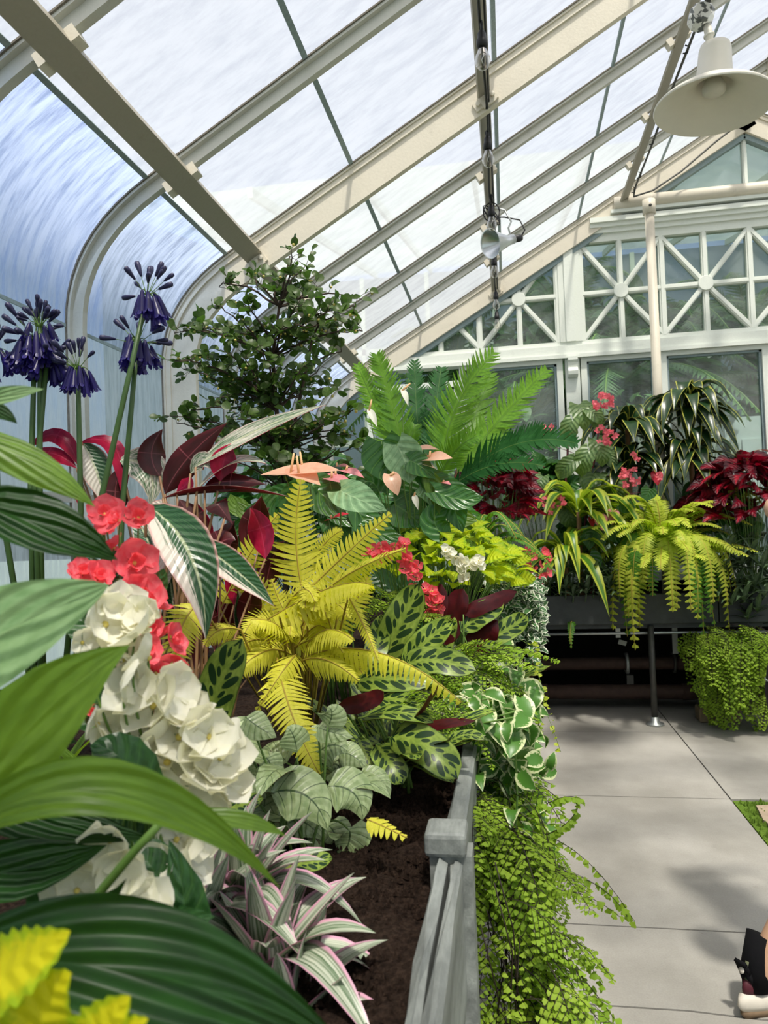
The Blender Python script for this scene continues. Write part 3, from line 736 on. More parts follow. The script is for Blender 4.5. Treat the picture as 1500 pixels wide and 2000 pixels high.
hg = root('pipe_hanger', (1.25, 5.93, .3), 'dull pipe hanger behind the iron leg under the planter', 'bracket')
b = MB(); b.beam((1.22, 5.92, .68), (1.22, 5.92, .42), (0, 1, 0), .04, .006); part('strap', b, M_zinc, hg, False)
b = MB(); b.tube([(1.22, 6.0+.06*math.cos(g), .335+.07*math.sin(g)) for g in np.linspace(0, 6.28, 14)], .012, 6); part('clamp_ring', b, M_iron, hg)
bk = MB(); bk.box(1.28, 1.56, 5.52, 5.66, 0, .10); o = solid('brick_block', bk, M_brick, 'tan masonry block on the floor under the drooping maidenhair fern', 'block'); md = o.modifiers.new('b', 'BEVEL'); md.width = .008
sp = root('stand_pipe', (1.41, 5.58, .1), 'short stained pipe standing on the masonry block', 'pipe')
b = MB(); b.tube([(1.41, 5.59, .11), (1.40, 5.59, .69)], .024, 10); part('tube', b, M_brick, sp); b = MB(); b.tube([(1.41, 5.59, .10), (1.41, 5.59, .125)], .04, 10); part('flange', b, M_iron, sp)
jb = root('junction_box', (1.75, 5.7, .12), 'square rusty junction box on a pipe under the end planter', 'box')
b = MB(); b.box(1.63, 1.77, 5.66, 5.75, .15, .28); o = part('body', b, M_rust, jb, False); md = o.modifiers.new('b', 'BEVEL'); md.width = .012
b = MB(); b.tube([(1.82, 5.72, 0), (1.82, 5.72, .36)], .03, 10); b.tube([(1.82, 5.72, .19), (1.82, 5.72, .215)], .045, 10); part('riser', b, M_rust, jb)
b = MB(); b.tube([(1.76, 5.72, .22), (1.82, 5.72, .22)], .02, 8); part('elbow', b, M_rust, jb)
# ------------------------------------------------------------------ support post and conduit
pp = root('support_post', (1.19, 5.98, SZ), 'slender white pipe post rising from the lime fern to the roof beam', 'post')
b = MB(); b.tube([(1.19, 5.98, .72), (1.19, 5.98, 3.88)], .036, 14); part('pipe', b, M_cream, pp)
b = MB(); b.tube([(1.19, 5.98, 3.85), (1.19, 5.98, 3.96)], .050, 14); part('collar', b, M_cream, pp)
b = MB(); b.lathe([(0, 0), (.012, 0), (.012, .012), (0, .016)], 8, frame((1.19, 5.937, 3.90), (1, 0, 0), (0, -1, 0))); part('bolt', b, M_iron, pp)
P3X, P3Z = 1.055, roofz(1.005)-.105
cw = root('cable', (P3X, 4, P3Z), 'grey electric cable clipped along the right purlin and looping to the end rafter', 'cable')
b = MB(); pts = [(P3X+.045, y, P3Z-.012-.006*math.sin(y*5)) for y in np.linspace(3.8, 6.05, 16)]+[tuple(p) for p in (P(1238, 384, 6.1), P(1275, 372, 6.15), P(1330, 335, 6.2), P(1400, 275, 6.25), P(1440, 245, 6.25))]
b.tube(pts, .008, 6); part('wire', b, M_iron, cw)
for y in (4.3, 4.75, 5.3, 5.8, 6.05):
    k = MB(); k.tube([(P3X+.02, y, P3Z-.03), (P3X+.045, y, P3Z-.03), (P3X+.06, y+.01, P3Z+.01), (P3X+.035, y, P3Z+.015)], .004, 5); part('cable_tie', k, M_rubber, cw)
# ------------------------------------------------------------------ big enamel lamp
LX, LY, LZ = 1.075, 3.78, 3.46
lm = root('dome_lamp', (LX, LY, LZ+.47), 'large cream enamel dome lamp hanging from the right purlin', 'lamp')
N = NT('cream_enamel'); M_enamel = N.surf(N.princ(N.bright('#d6d2c4', N.noise(scale=20)*.1+.95), .4, .5))
tilt = Matrix.Translation((LX, LY, LZ)) @ Matrix.Rotation(math.radians(4), 4, 'Y')
b = MB(); b.lathe([(.275, 0), (.279, .006), (.275, .014), (.25, .035), (.19, .075), (.13, .105), (.092, .12), (.085, .13), (.075, .28), (.068, .305), (.03, .318), (0, .318)], 48, tilt)
b.lathe([(.275, 0), (.255, .012), (.20, .055), (.13, .088), (.085, .105), (.075, .15), (0, .16)], 48, tilt); part('shade', b, M_enamel, lm)
b = MB(); b.lathe([(.0, .060), (.035, .062), (.052, .075), (.055, .10), (.03, .15)], 24, tilt); part('bulb', b, simple('frosted_bulb', '#cfccc0', .4, .5), lm)
b = MB(); b.tube([(LX, LY, LZ+.31), (LX-.012, LY, LZ+.42)], .019, 12); b.tube([(LX-.003, LY, LZ+.355), (LX-.005, LY, LZ+.365)], .026, 12); part('neck', b, M_enamel, lm)
N = NT('peeling_chrome_paint'); nz = N.noise(scale=22, detail=4); M_peel = N.surf(N.princ(N.mix(nz.step(.48, .52), '#dcdcd6', '#595c5a'), .35, .5, .3))
b = MB(); b.lathe([(0, -.045), (.045, -.045), (.060, -.03), (.060, .03), (.045, .045), (0, .045)], 10, frame((LX-.035, LY+.01, LZ+.465), (1, 0, .5), (.3, -1, .2))); part('junction_box', b, M_peel, lm, False)
b = MB(); b.tube([(LX-.01, LY-.01, LZ+.50), (LX+.01, LY-.05, LZ+.58), (LX+.02, LY-.3, LZ+.62)], .012, 8); part('conduit', b, M_iron, lm)
# ------------------------------------------------------------------ festoon of bulbs along the middle purlin
fs_ = root('festoon_cable', (-.05, 3.5, 3.45), 'black festoon cable strung under the middle purlin', 'cable')
FX = -.055; CZ = roofz(-.085)-.13
def fz(y): return CZ-.012-.012*abs(math.sin(y*3.3))
b = MB(); b.tube([(FX+.03+.006*math.sin(y*4), y, fz(y)) for y in np.linspace(1.2, 6.25, 50)], .007, 5); b.tube([(FX+.045, y, fz(y+.4)+.012) for y in np.linspace(1.2, 6.2, 30)], .005, 5); part('wire', b, M_rubber, fs_)
for i in range(7):
    y = 1.6+i*.7; k = MB(); k.tube([(FX+.03, y-.02, fz(y)), (FX+.035, y+.04, fz(y)-.006)], .012, 6); part('tape_wrap', k, M_rubber, fs_)
socks = MB(); socks.lathe([(0, .0), (.010, 0), (.017, -.012), (.018, -.035), (.022, -.038), (.022, -.062), (.015, -.066)], 14); ME_sock = socks.mesh('socket', M_rubber)
bb = MB(); bb.lathe([(.013, -.060), (.016, -.075), (.027, -.10), (.031, -.118), (.027, -.138), (.014, -.152), (0, -.155)], 18); ME_bulb = bb.mesh('bulb', M_bulb)
fb = MB(); fb.tube([(.0, 0, -.066), (.004, 0, -.10), (-.004, 0, -.115), (.0, 0, -.13)], .0025, 5); ME_fil = fb.mesh('filament', M_zinc)
WHERE = ['nearest', 'second', 'third', 'fourth', 'fifth', 'farthest']
for i, (y, drop) in enumerate(((2.86, .06), (3.66, .05), (4.45, .05), (5.30, .05), (6.10, .05), (6.30, .16))):
    h = root('festoon_bulb', (FX+.03, y, fz(y)-drop+.02), 'clear glass bulb in a black socket, %s along the festoon cable' % WHERE[i], 'light bulb', 'bulbs on the festoon cable')
    mw = Matrix.Translation((FX+.03, y, fz(y)-drop+.02))
    inst('socket', ME_sock, h, mw); g = inst('bulb', ME_bulb, h, mw); sub('filament', ME_fil, g)
    k = MB(); k.tube([(FX+.03, y, fz(y)), (FX+.032, y, fz(y)-drop+.02)], .006, 6); part('lead', k, M_rubber, h)
# clamp lamp
CL = P(966, 474, 4.75)
cl = root('clamp_lamp', CL, 'small spun aluminium clamp lamp hooked on the middle purlin', 'lamp')
ax = unit(Vector((-.75, -.62, -.30))); fm = frame(CL, Vector((0, 0, 1)).cross(ax), ax)
b = MB(); b.lathe([(.022, -.17), (.030, -.165), (.034, -.10), (.045, -.07), (.085, .03), (.092, .04), (.094, .037)], 28, fm); b.lathe([(.094, .037), (.082, .028), (.043, -.068), (0, -.075)], 28, fm); part('reflector', b, M_alu, cl)
b = MB(); b.lathe([(0, -.235), (.020, -.235), (.024, -.22), (.024, -.165), (.0, -.165)], 14, fm); part('socket', b, M_rubber, cl)
b = MB(); c0 = CL-ax*.14; b.tube([c0+Vector((0, 0, .03)), c0+Vector((-.01, 0, .08)), c0+Vector((.01, 0, .12)), c0+Vector((-.03, 0, .20)), c0+Vector((-.09, 0, .22))], .006, 6); part('hook', b, M_zinc, cl)
b = MB(); c1 = CL-ax*.23; b.tube([c1, c1+Vector((.03, 0, .05)), c1+Vector((.0, 0, .12)), c1+Vector((-.10, 0, .15)), c1+Vector((-.20, 0, .16)), (FX+.03, 4.7, fz(4.7))], .005, 5)
for s in range(3): b.tube([(FX+.03+.05*math.cos(g+s), 4.55+.03*s, fz(4.5)-.03+.06*math.sin(g)) for g in np.linspace(0, 6.28, 14)], .004, 4)
part('cord', b, M_rubber, cl)
# ------------------------------------------------------------------ plants of the left planter
def plant(name, px, py, Y, label, cat='plant', z=None):
    p = P(px, py, Y); p.z = SZ-.03 if z is None else z
    return root(name, p, label, cat)
def pxw(w, Y): return w*Y/CF*1.0          # photo width to metres at that depth
def hero(rt, name, b, m, t, w, Y, n=None, k='lance', mats=None, flip=False, stemto=None, stemmat=None, sr=.004, **kw):
    """one leaf as a part; b, m, t are (px, py[, Y])"""
    q = [P(a[0], a[1], a[2] if len(a) > 2 else Y) for a in (b, m, t)]
    n = toward(q[1], .25) if n is None else Vector(n)
    if flip: n = -n
    mb = MB(); leaf3(mb, q[0], q[1], q[2], pxw(w, q[1].y), n, k, **kw)
    o = part(name, mb, mats, rt)
    if stemto is not None:
        s = MB(); e = Vector(stemto); mid = (q[0]+e)*.5+Vector((0, 0, .03)); stem(s, (e, mid, q[0]), sr); part('petiole', s, stemmat or M_stem, o)
    return o
def base(rt, r=.03): return org(rt)+Vector((U(-r, r), U(-r, r), 0))
# --- broad-leaved foreground plant
cn = plant('canna_plant', -150, 1900, .62, 'large plant with broad paddle leaves filling the lower left corner', 'plant')
for b, m, t, w, mt, kw in (
    ((-150, 1330, .60), (30, 1225, .60), (214, 1142, .62), 215, M_cannapale, dict(k='ovate', cup=.1, nl=14, nw=4)),
    ((-110, 1640, .58), (75, 1405, .58), (254, 1260, .60), 200, M_canna, dict(k='lance', cup=.25)),
    ((-120, 1665, .50), (215, 1545, .52), (548, 1735, .62), 120, M_canna, dict(k='lance', cup=.5, nl=14)),
    ((330, 1590, .64), (470, 1602, .66), (560, 1634, .68), 38, M_canna, dict(k='lance', cup=.2)),
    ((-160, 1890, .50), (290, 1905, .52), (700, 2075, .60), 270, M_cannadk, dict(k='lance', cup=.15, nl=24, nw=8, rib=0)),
    ((-40, 1800, .60), (150, 1788, .62), (248, 1715, .62), 55, M_cannadk, dict(k='lance', cup=.3)),
    ((-110, 830, .66), (60, 905, .68), (186, 990, .70), 85, M_canna, dict(k='lance', cup=.25, flip=True)),
    ((-110, 960, .64), (90, 1030, .66), (230, 1094, .68), 130, M_cannadk, dict(k='lance', cup=.3)),
    ((-90, 800, .70), (10, 772, .70), (86, 760, .72), 40, M_cannapale, dict(k='lance', cup=.2)),
    ((-90, 770, .74), (-10, 800, .74), (34, 828, .74), 42, M_cannadk, dict(k='lance', cup=.2)),
    ((-120, 1520, .72), (60, 1590, .72), (300, 1640, .75), 120, M_cannadk, dict(k='lance', cup=.2)),
    ((-140, 1700, .66), (40, 1700, .68), (210, 1650, .72), 130, M_cannadk, dict(k='lance', cup=.2)),
    ((-140, 1400, .72), (20, 1420, .74), (150, 1450, .76), 150, M_cannadk, dict(k='lance', cup=.2))):
    hero(cn, 'leaf', b, m, t, w, .6, mats=mt, stemto=base(cn), sr=.007, **kw)
# --- yellow coleus in the corner
yc = plant('yellow_coleus', 60, 2100, .44, 'blurred yellow-green coleus with toothed leaves in the bottom left corner', 'plant', .93)
for b, m, t, w in (((-60, 1935), (50, 1880), (138, 1818), 150), ((60, 2090), (90, 1970), (140, 1900), 170), ((150, 2110), (200, 2020), (255, 1945), 150),
                   ((-60, 2080), (0, 1990), (40, 1940), 120), ((-40, 2060), (-5, 1975), (-20, 1900), 110), ((120, 2110), (220, 2035), (290, 1990), 90)):
    hero(yc, 'leaf', b, m, t, w, .42, k='ovate', mats=M_ycoleus, cup=.15, nl=16, serr=.10, stemto=org(yc), sr=.003)
# --- begonias with petalled flowers
def petalmesh(mat, w=.9, cup=.35): return unitleaf('petal', mat, 'obov', w, -.25, cup, 8, 3, wave=.05)
PE_coral = [petalmesh(M_coral, .95, .4), petalmesh(M_coral, 1.1, .25)]
PE_white = [petalmesh(M_whitep, 1.0, .4), petalmesh(M_whitep, 1.2, .25)]
c_ = MB(); c_.lathe([(0, -.08), (.08, -.05), (.11, .03), (.07, .09), (0, .11)], 8); ME_cen = c_.mesh('flower_centre', M_centre)
def flower(rt, p, n, r, pes, np_=5, name='flower', dbl=False):
    o = inst(name, ME_cen, rt, frame(p, unit(Vector((U(-1, 1), U(-1, 1), U(-1, 1)))), n, r))
    for ring in range(2 if dbl else 1):
        k = np_ if not ring else np_-1; sc = 1.0 if not ring else .58; el = U(.25, .55) if not ring else .95
        a0 = U(0, 6)
        for i in range(k):
            a = a0+i*2*math.pi/k+U(-.15, .15); d = Vector((math.cos(a)*math.cos(el), math.sin(a)*math.cos(el), math.sin(el)))
            q = bpy.data.objects.new('petal', rnd.choice(pes)); q.parent = o; COL.objects.link(q)
            q.matrix_local = frame(d*.03, d, Vector((-d.x*math.sin(el), -d.y*math.sin(el), 1)), sc*U(.85, 1.1))
    return o
def begonia(name, px, py, Y, label, flowers, leaves, pes, lm, nf=5, dbl=False, fr=1.2):
    rt = plant(name, px, py, Y, label, 'flowering plant')
    hub = org(rt)+Vector((0, 0, .18))
    for f in flowers:
        p = P(f[0], f[1], f[2] if len(f) > 2 else Y); r = pxw(f[3] if len(f) > 3 else 40, p.y)*fr
        n = unit(toward(p, .35)+Vector((U(-.5, .5), U(-.5, .5), U(-.4, .3))))
        o = flower(rt, p, n, r, pes, nf, 'flower', dbl)
        s = MB(); e = p-n*r*.1; stem(s, (hub+Vector((U(-.05, .05), U(-.05, .05), U(-.1, .02))), (hub+e)*.5+Vector((0, 0, .02)), e), .0025); part('flower_stalk', s, M_stem, rt)
    for l in leaves: hero(rt, 'leaf', *l[:4], Y, k='heart', mats=lm, lobe=.15, cup=.12, nl=10, serr=.04, wave=.02, stemto=base(rt, .05))
    return rt
begonia('coral_begonia', 250, 1400, 1.0, 'coral pink double begonia blooming behind the white flowers', [
    (205, 1005, 1.0, 36), (232, 1018, .98, 36), (270, 1012, 1.02, 36), (222, 1070, 1.0, 30), (160, 1120, .95, 34), (190, 1130, .95, 34), (262, 1100, 1.0, 48), (242, 1085, 1.03, 34), (280, 1165, .98, 42),
    (232, 1160, .94, 36), (215, 1190, .95, 30), (300, 1185, 1.0, 32), (290, 1230, .98, 34), (335, 1252, 1.0, 36), (310, 1245, 1.0, 32), (330, 1300, 1.0, 42), (305, 1315, .98, 36), (350, 1330, 1.0, 30), (285, 1270, .95, 34),
    (200, 1040, 1.05, 26), (178, 1395, .9, 22), (270, 1205, 1.0, 30)],
    [((230, 1160), (185, 1120), (145, 1095), 70), ((250, 1200), (300, 1150), (320, 1110), 60), ((230, 1130), (225, 1100), (235, 1075), 60), ((200, 1250), (150, 1200), (120, 1150), 80), ((290, 1330), (240, 1330), (190, 1330), 80)],
    PE_coral, M_begl, 5, True)
begonia('white_begonia', 300, 1760, .84, 'cream white begonia with dark toothed leaves spilling towards the soil', [
    (230, 1185, .86, 44), (205, 1220, .84, 52), (265, 1240, .84, 52), (285, 1215, .86, 40), (290, 1285, .85, 50), (245, 1290, .85, 44), (330, 1355, .86, 56), (360, 1395, .87, 48), (300, 1380, .85, 52), (260, 1350, .84, 50), (350, 1440, .86, 56),
    (300, 1450, .85, 56), (325, 1490, .85, 60), (410, 1440, .87, 50), (430, 1480, .88, 50), (440, 1530, .88, 44), (390, 1500, .86, 58), (280, 1520, .84, 56), (340, 1545, .85, 60), (400, 1555, .87, 56), (290, 1470, .84, 46), (220, 1410, .84, 46), (190, 1415, .82, 40),
    (330, 1580, .84, 40), (240, 1330, .82, 44), (345, 1640, .84, 46), (365, 1690, .84, 50), (385, 1640, .86, 36), (125, 1710, .72, 52), (150, 1740, .72, 44), (215, 1640, .74, 50), (235, 1690, .74, 48), (250, 1760, .74, 52), (275, 1790, .74, 54), (230, 1800, .74, 48), (160, 1255, .82, 30), (310, 1690, .8, 36)],
    [((290, 1560, .80), (235, 1480, .78), (175, 1455, .78), 110), ((330, 1800, .80), (300, 1700, .79), (240, 1640, .80), 120), ((320, 1840, .80), (360, 1780, .79), (330, 1640, .80), 110), ((270, 1560, .9), (330, 1600, .9), (420, 1640, .9), 90), ((340, 1810, .78), (400, 1840, .76), (470, 1845, .76), 60),
     ((120, 1800, .8), (100, 1700, .8), (60, 1620, .8), 120), ((250, 1650, .85), (200, 1600, .85), (140, 1560, .85), 110), ((180, 1400, .9), (140, 1340, .9), (120, 1290, .9), 100), ((280, 1880, .8), (320, 1820, .78), (420, 1790, .78), 100), ((100, 1850, .75), (160, 1800, .75), (250, 1820, .75), 110)],
    PE_white, M_begl, 5, False, 1.42)
# --- agapanthus
fl_ = MB(); k_ = 18
pr = [(.05, 0), (.08, .12), (.13, .4), (.16, .7), (.19, .9)]
fl_.lathe(pr, 12)
for i in range(6):
    a = i*math.pi/3; d = Vector((math.cos(a), math.sin(a), 0)); leaf3(fl_, d*.17+Vector((0, 0, .82)), d*.21+Vector((0, 0, .98)), d*.27+Vector((0, 0, 1.08)), .17, Vector((-d.x, -d.y, 1)), 'oblong', .1, 3, 1)
ME_floret = fl_.mesh('floret', M_agfl)
bd_ = MB(); bd_.lathe([(0, 0), (.07, .05), (.12, .35), (.18, .7), (.15, .92), (0, 1.0)], 8); ME_bud = bd_.mesh('bud', M_agbud)
def agapanthus(px, label, heads, Y, rootpx):
    rt = plant('agapanthus', rootpx[0], rootpx[1], Y, label, 'flowering plant')
    for hx, hy, yy, sz, nf, nb, (fx, fy) in heads:
        c = P(hx, hy, yy); foot = P(fx, fy, yy); foot.z = max(foot.z, SZ-.03)
        s = MB(); g = org(rt)+Vector((U(-.02, .02), U(-.02, .02), 0)); stem(s, [g, foot, foot*.5+c*.5+Vector((0, 0, 0)), c], [.0075, .0065, .006, .005], 8); st = part('flower_stalk', s, M_agst, rt)
        L = pxw(sz*1.12, yy)
        for i in range(int(nf*1.5)):
            az = U(0, 6.28); d = rdir(az, U(-1.5, -1.0)); e = c+rdir(az, U(-.3, .8))*L*U(.2, .5)
            inst('floret', ME_floret, rt, frame(e, Vector((0, 0, 1)).cross(d), d, L*U(.75, .95)))
            q = MB(); stem(q, (c, (c+e)*.5+Vector((0, 0, L*.12)), e), .0014, 4); part('pedicel', q, M_stem, st)
        for i in range(nb):
            az = U(0, 6.28); el = U(-.1, 1.4); d = rdir(az, el); e = c+d*L*U(.4, .75)+Vector((0, 0, L*.1))
            inst('bud', ME_bud, rt, frame(e, Vector((0, 0, 1)).cross(d) if abs(d.z) < .98 else (1, 0, 0), d, L*U(.42, .62)))
            q = MB(); stem(q, (c, (c+e)*.5, e), .0012, 4); part('pedicel', q, M_stem, st)
    for i in range(5):
        a = U(0, 6.28); b0 = org(rt); mb = MB(); d = rdir(a, .9); leaf3(mb, b0, b0+d*.2, b0+d*.28+rdir(a, 0)*.12, .03, Vector((0, 0, 1)), 'strap', .2, 8, 1); part('leaf', mb, M_canna, rt)
agapanthus(0, 'cluster of dark violet agapanthus heads against the left glass', [
    (68, 668, 1.5, 62, 20, 16, (60, 950)), (78, 640, 1.5, 46, 6, 14, (78, 960)), (152, 722, 1.5, 50, 9, 12, (158, 1000)), (-12, 690, 1.5, 50, 8, 10, (-5, 950)), (92, 700, 1.5, 52, 10, 4, (68, 960))], 1.55, (90, 1500))
agapanthus(0, 'pair of crossing agapanthus stalks with violet heads, nearer the curved rib', [
    (287, 580, 1.45, 54, 9, 13, (195, 985)), (268, 672, 1.5, 54, 10, 10, (238, 1000))], 1.5, (215, 1500))
# --- stromanthe
sm = plant('stromanthe', 330, 1400, 1.55, 'tricolour stromanthe with cream streaked leaves and glowing magenta undersides', 'plant')
UP = dict(under=True)
S1, S2, S3 = [M_strom, M_strombk], [M_strompale, M_strombk], [M_strom, M_strombr]
for b, m, t, w, mt, fl, kw in (
    ((155, 912), (112, 850), (52, 880), 38, S1, True, {}), ((150, 915), (95, 885), (40, 905), 34, S1, True, {}), ((240, 975), (222, 872), (150, 868), 38, S1, True, {}), ((160, 1000), (140, 945), (112, 940), 18, S1, True, {}),
    ((160, 862), (188, 920), (208, 995), 64, S3, False, {}), ((312, 930), (296, 885), (318, 838), 58, S3, True, {}), ((232, 898), (290, 918), (293, 990), 80, S2, False, {}), ((322, 965), (368, 893), (444, 826), 64, S3, True, {}),
    ((382, 912), (490, 846), (636, 790), 50, S2, False, dict(n=(.0, -1, .75))), ((430, 940), (438, 898), (452, 866), 56, S1, True, {}), ((385, 958), (452, 905), (520, 905), 58, S2, False, dict(n=(-.2, -.5, 1))), ((318, 972), (440, 956), (566, 970), 26, S3, True, dict(n=(0, -.6, -1))),
    ((285, 985, 1.3), (372, 1085, 1.25), (402, 1250, 1.22), 112, S1, False, {}), ((372, 1050, 1.4), (455, 1110, 1.35), (536, 1184, 1.3), 66, S1, False, {}), ((300, 1150, 1.3), (290, 1060, 1.32), (250, 1000, 1.35), 60, S1, False, {}),
    ((400, 1060), (372, 1010), (350, 975), 60, S3, True, {}), ((440, 1010), (425, 985), (455, 1025), 50, S3, True, {}), ((345, 960), (365, 945), (372, 930), 30, S1, True, {}), ((372, 925), (400, 900), (420, 925), 40, S2, False, {}),
    ((400, 950), (450, 940), (520, 946), 40, S3, True, {}), ((230, 1010), (225, 960), (240, 905), 56, S3, True, {}), ((390, 1100), (430, 1060), (460, 1055), 60, S3, True, {}), ((330, 1010), (310, 1000), (290, 1030), 50, S1, False, {})):
    a = dict(k='lance', cup=.22, nl=10, nw=3, under=True); a.update(kw)
    hero(sm, 'leaf', b, m, t, w, 1.55, mats=mt, flip=fl, stemto=base(sm, .08), stemmat=M_stemtan, sr=.005, **a)
for i in range(30):                                     # dark inner leaves low in the clump
    x, y, yy = U(300, 520), U(1010, 1260), U(1.65, 2.05); a = U(-.6, .9)
    hero(sm, 'leaf', (x, y+60, yy), (x+a*20, y, yy), (x+a*60, y-50+abs(a)*20, yy-.05), U(38, 60), yy, k='lance', mats=rnd.choice((S1, S3, S3)), flip=rnd.random() < .65, cup=.22, nl=8, nw=2, under=True, stemto=base(sm, .08), stemmat=M_stemtan, sr=.004)
# --- yellow fern
def hfrond(rt, b, m, t, w, Y, mat, n=None, name='frond', np_=20, rm=None, **kw):
    q = [P(a[0], a[1], a[2] if len(a) > 2 else Y) for a in (b, m, t)]
    n = toward(q[1], .3) if n is None else Vector(n)
    mb = MB(); pts = frond3(mb, q[0], q[1], q[2], pxw(w, q[1].y), n, np_, **kw); o = part(name, mb, mat, rt)
    s = MB(); e = org(rt)+Vector((0, 0, .02)); 
    s.tube([e]+pts, [.0026]*2+[.0017]*6+[.001]*6, 5); part('rachis', s, rm or M_rachis, o); return o
yf = plant('golden_fern', 590, 1330, 1.75, 'big golden yellow fern in the middle of the left planter', 'fern')
for b, m, t, w, kw in (
    ((592, 1160), (578, 1050), (588, 936), 135, {}), ((430, 1190), (480, 1095), (542, 1004), 105, {}), ((605, 1150), (680, 1078), (764, 1002), 90, {}), ((640, 1150, 1.7), (705, 1108, 1.66), (792, 1072, 1.6), 60, dict(droop=.5)),
    ((515, 1215, 1.6), (640, 1150, 1.52), (725, 1142, 1.42), 120, dict(n=(0, -.3, 1), droop=.6)), ((600, 1250), (680, 1190), (718, 1126), 90, {}), ((580, 1290, 1.6), (730, 1272, 1.5), (902, 1372, 1.42), 90, dict(n=(0, -.5, 1), droop=.7, np_=30)), ((680, 1165, 1.5), (712, 1225, 1.46), (738, 1290, 1.42), 34, dict(droop=.6)),
    ((540, 1285, 1.55), (570, 1395, 1.42), (624, 1512, 1.38), 115, dict(np_=26)), ((545, 1270, 1.6), (500, 1280, 1.5), (450, 1330, 1.45), 80, dict(droop=.5)), ((390, 1175, 1.4), (350, 1240, 1.35), (345, 1345, 1.32), 105, {}), ((600, 1110, 1.9), (636, 1060, 1.9), (668, 1036, 1.9), 60, {}),
    ((560, 1240), (520, 1160), (440, 1110), 90, {}), ((590, 1240), (620, 1180), (680, 1150), 90, {}), ((600, 1260, 1.6), (640, 1230, 1.5), (690, 1250, 1.45), 100, dict(n=(0, -.4, 1), droop=.5)), ((570, 1260, 1.65), (540, 1220, 1.55), (490, 1210, 1.5), 90, dict(n=(0, -.4, 1), droop=.5)),
    ((570, 1230, 1.8), (590, 1170, 1.85), (640, 1110, 1.9), 90, {}), ((540, 1230, 1.75), (500, 1170, 1.75), (470, 1120, 1.75), 90, {}), ((590, 1290, 1.55), (640, 1290, 1.48), (700, 1330, 1.44), 80, dict(droop=.6)), ((580, 1280, 1.6), (560, 1300, 1.5), (500, 1390, 1.45), 80, dict(droop=.4)),
    ((600, 1230), (560, 1200), (530, 1130), 90, {}), ((610, 1220), (650, 1200), (660, 1120), 90, {}), ((470, 1230, 1.5), (430, 1230, 1.45), (400, 1260, 1.42), 60, dict(droop=.5))):
    kw.setdefault('fill', .82); hfrond(yf, b, m, t, w, 1.75, M_yfern, **kw)
for i in range(20):                                     # short inner fronds closing the crown
    c = (U(520, 660), U(1190, 1290)); a = U(-.6, 3.7); l = U(60, 110); yy = U(1.55, 1.8)
    hfrond(yf, (c[0], c[1], yy+.08), (c[0]+math.cos(a)*l*.6, c[1]-math.sin(a)*l*.6-12, yy), (c[0]+math.cos(a)*l, c[1]-math.sin(a)*l*.7+16, yy-.06), U(70, 95), yy, M_yfern, np_=18, fill=.92, droop=.35)
ff = MB(); pts = frond3(ff, P(716, 1600, 1.28), P(745, 1612, 1.27), P(795, 1636, 1.25), .045, (0, -.5, 1), 7, .9, .3, .3)
sp_ = root('fallen_fern_tip', P(755, 1615, 1.27), 'small yellow fern tip lying on the bare soil', 'fern leaf'); part('leaflets', ff, M_yfern, sp_); s = MB(); s.tube(pts, .0012, 4); part('rachis', s, M_rachis, sp_)
# --- rattlesnake calathea
RT = [M_rattle, M_maroon]
def calathea(label, rx, ry, Y, lv, extra=0, spread=.2, hgt=.2):
    rt = plant('rattlesnake_calathea', rx, ry, Y, label, 'plant')
    for l in lv:
        fl = len(l) > 4 and l[4]; kw = l[5] if len(l) > 5 else {}
        a = dict(k='oblong', cup=.12, nl=12, nw=3, under=True, wave=.05); a.update(kw)
        hero(rt, 'leaf', *l[:4], Y, mats=RT, flip=fl, stemto=base(rt, .04), stemmat=M_stem, **a)
    for i in range(extra):
        az = U(0, 6.28); d = rdir(az, U(.1, .9)); b0 = org(rt)+Vector((0, 0, U(.03, .10)))+rdir(az, 0)*U(.01, .06); m_ = b0+d*spread*U(.4, .6); t_ = b0+d*spread*U(.8, 1.15)-Vector((0, 0, U(.0, .05)))
        mb = MB(); leaf3(mb, b0, m_, t_, U(.04, .06), Vector((0, -.35, 1)), 'oblong', .12, 8, 2, True, .05); part('leaf', mb, RT, rt)
calathea('rattlesnake calathea leaf standing upright beside the white flowers', 420, 1520, 1.2, [((405, 1432), (425, 1345), (472, 1248), 92), ((400, 1590), (462, 1575), (515, 1558), 44), ((540, 1700), (600, 1685), (650, 1678), 46, False, dict(n=(0, -.8, 1)))])
calathea('wavy rattlesnake calathea leaning over the slate edge', 770, 1470, 1.7, [
    ((745, 1290, 1.9), (782, 1215, 1.9), (820, 1140, 1.9), 75), ((790, 1300, 1.85), (835, 1250, 1.85), (885, 1215, 1.85), 58), ((700, 1402, 1.65), (780, 1392, 1.6), (846, 1412, 1.58), 44, False, dict(n=(0, -.6, 1))), ((760, 1440, 1.6), (832, 1458, 1.55), (894, 1522, 1.52), 82), ((735, 1455, 1.6), (762, 1490, 1.55), (787, 1532, 1.53), 58), ((868, 1460, 1.58), (905, 1436, 1.58), (946, 1444, 1.56), 30, False, dict(n=(0, -.6, 1))),
    ((780, 1428, 1.64), (850, 1416, 1.62), (928, 1408, 1.6), 28, True, dict(n=(0, -.7, 1))), ((660, 1378, 1.6), (710, 1372, 1.6), (750, 1350, 1.6), 40, True), ((700, 1440, 1.6), (715, 1475, 1.58), (740, 1510, 1.55), 44), ((690, 1330, 1.75), (760, 1325, 1.7), (850, 1330, 1.7), 60), ((700, 1360, 1.72), (760, 1365, 1.68), (830, 1370, 1.66), 50), ((790, 1300, 1.8), (850, 1290, 1.78), (930, 1310, 1.76), 60), ((720, 1300, 1.85), (740, 1250, 1.9), (745, 1200, 1.9), 50)], 26, .22)
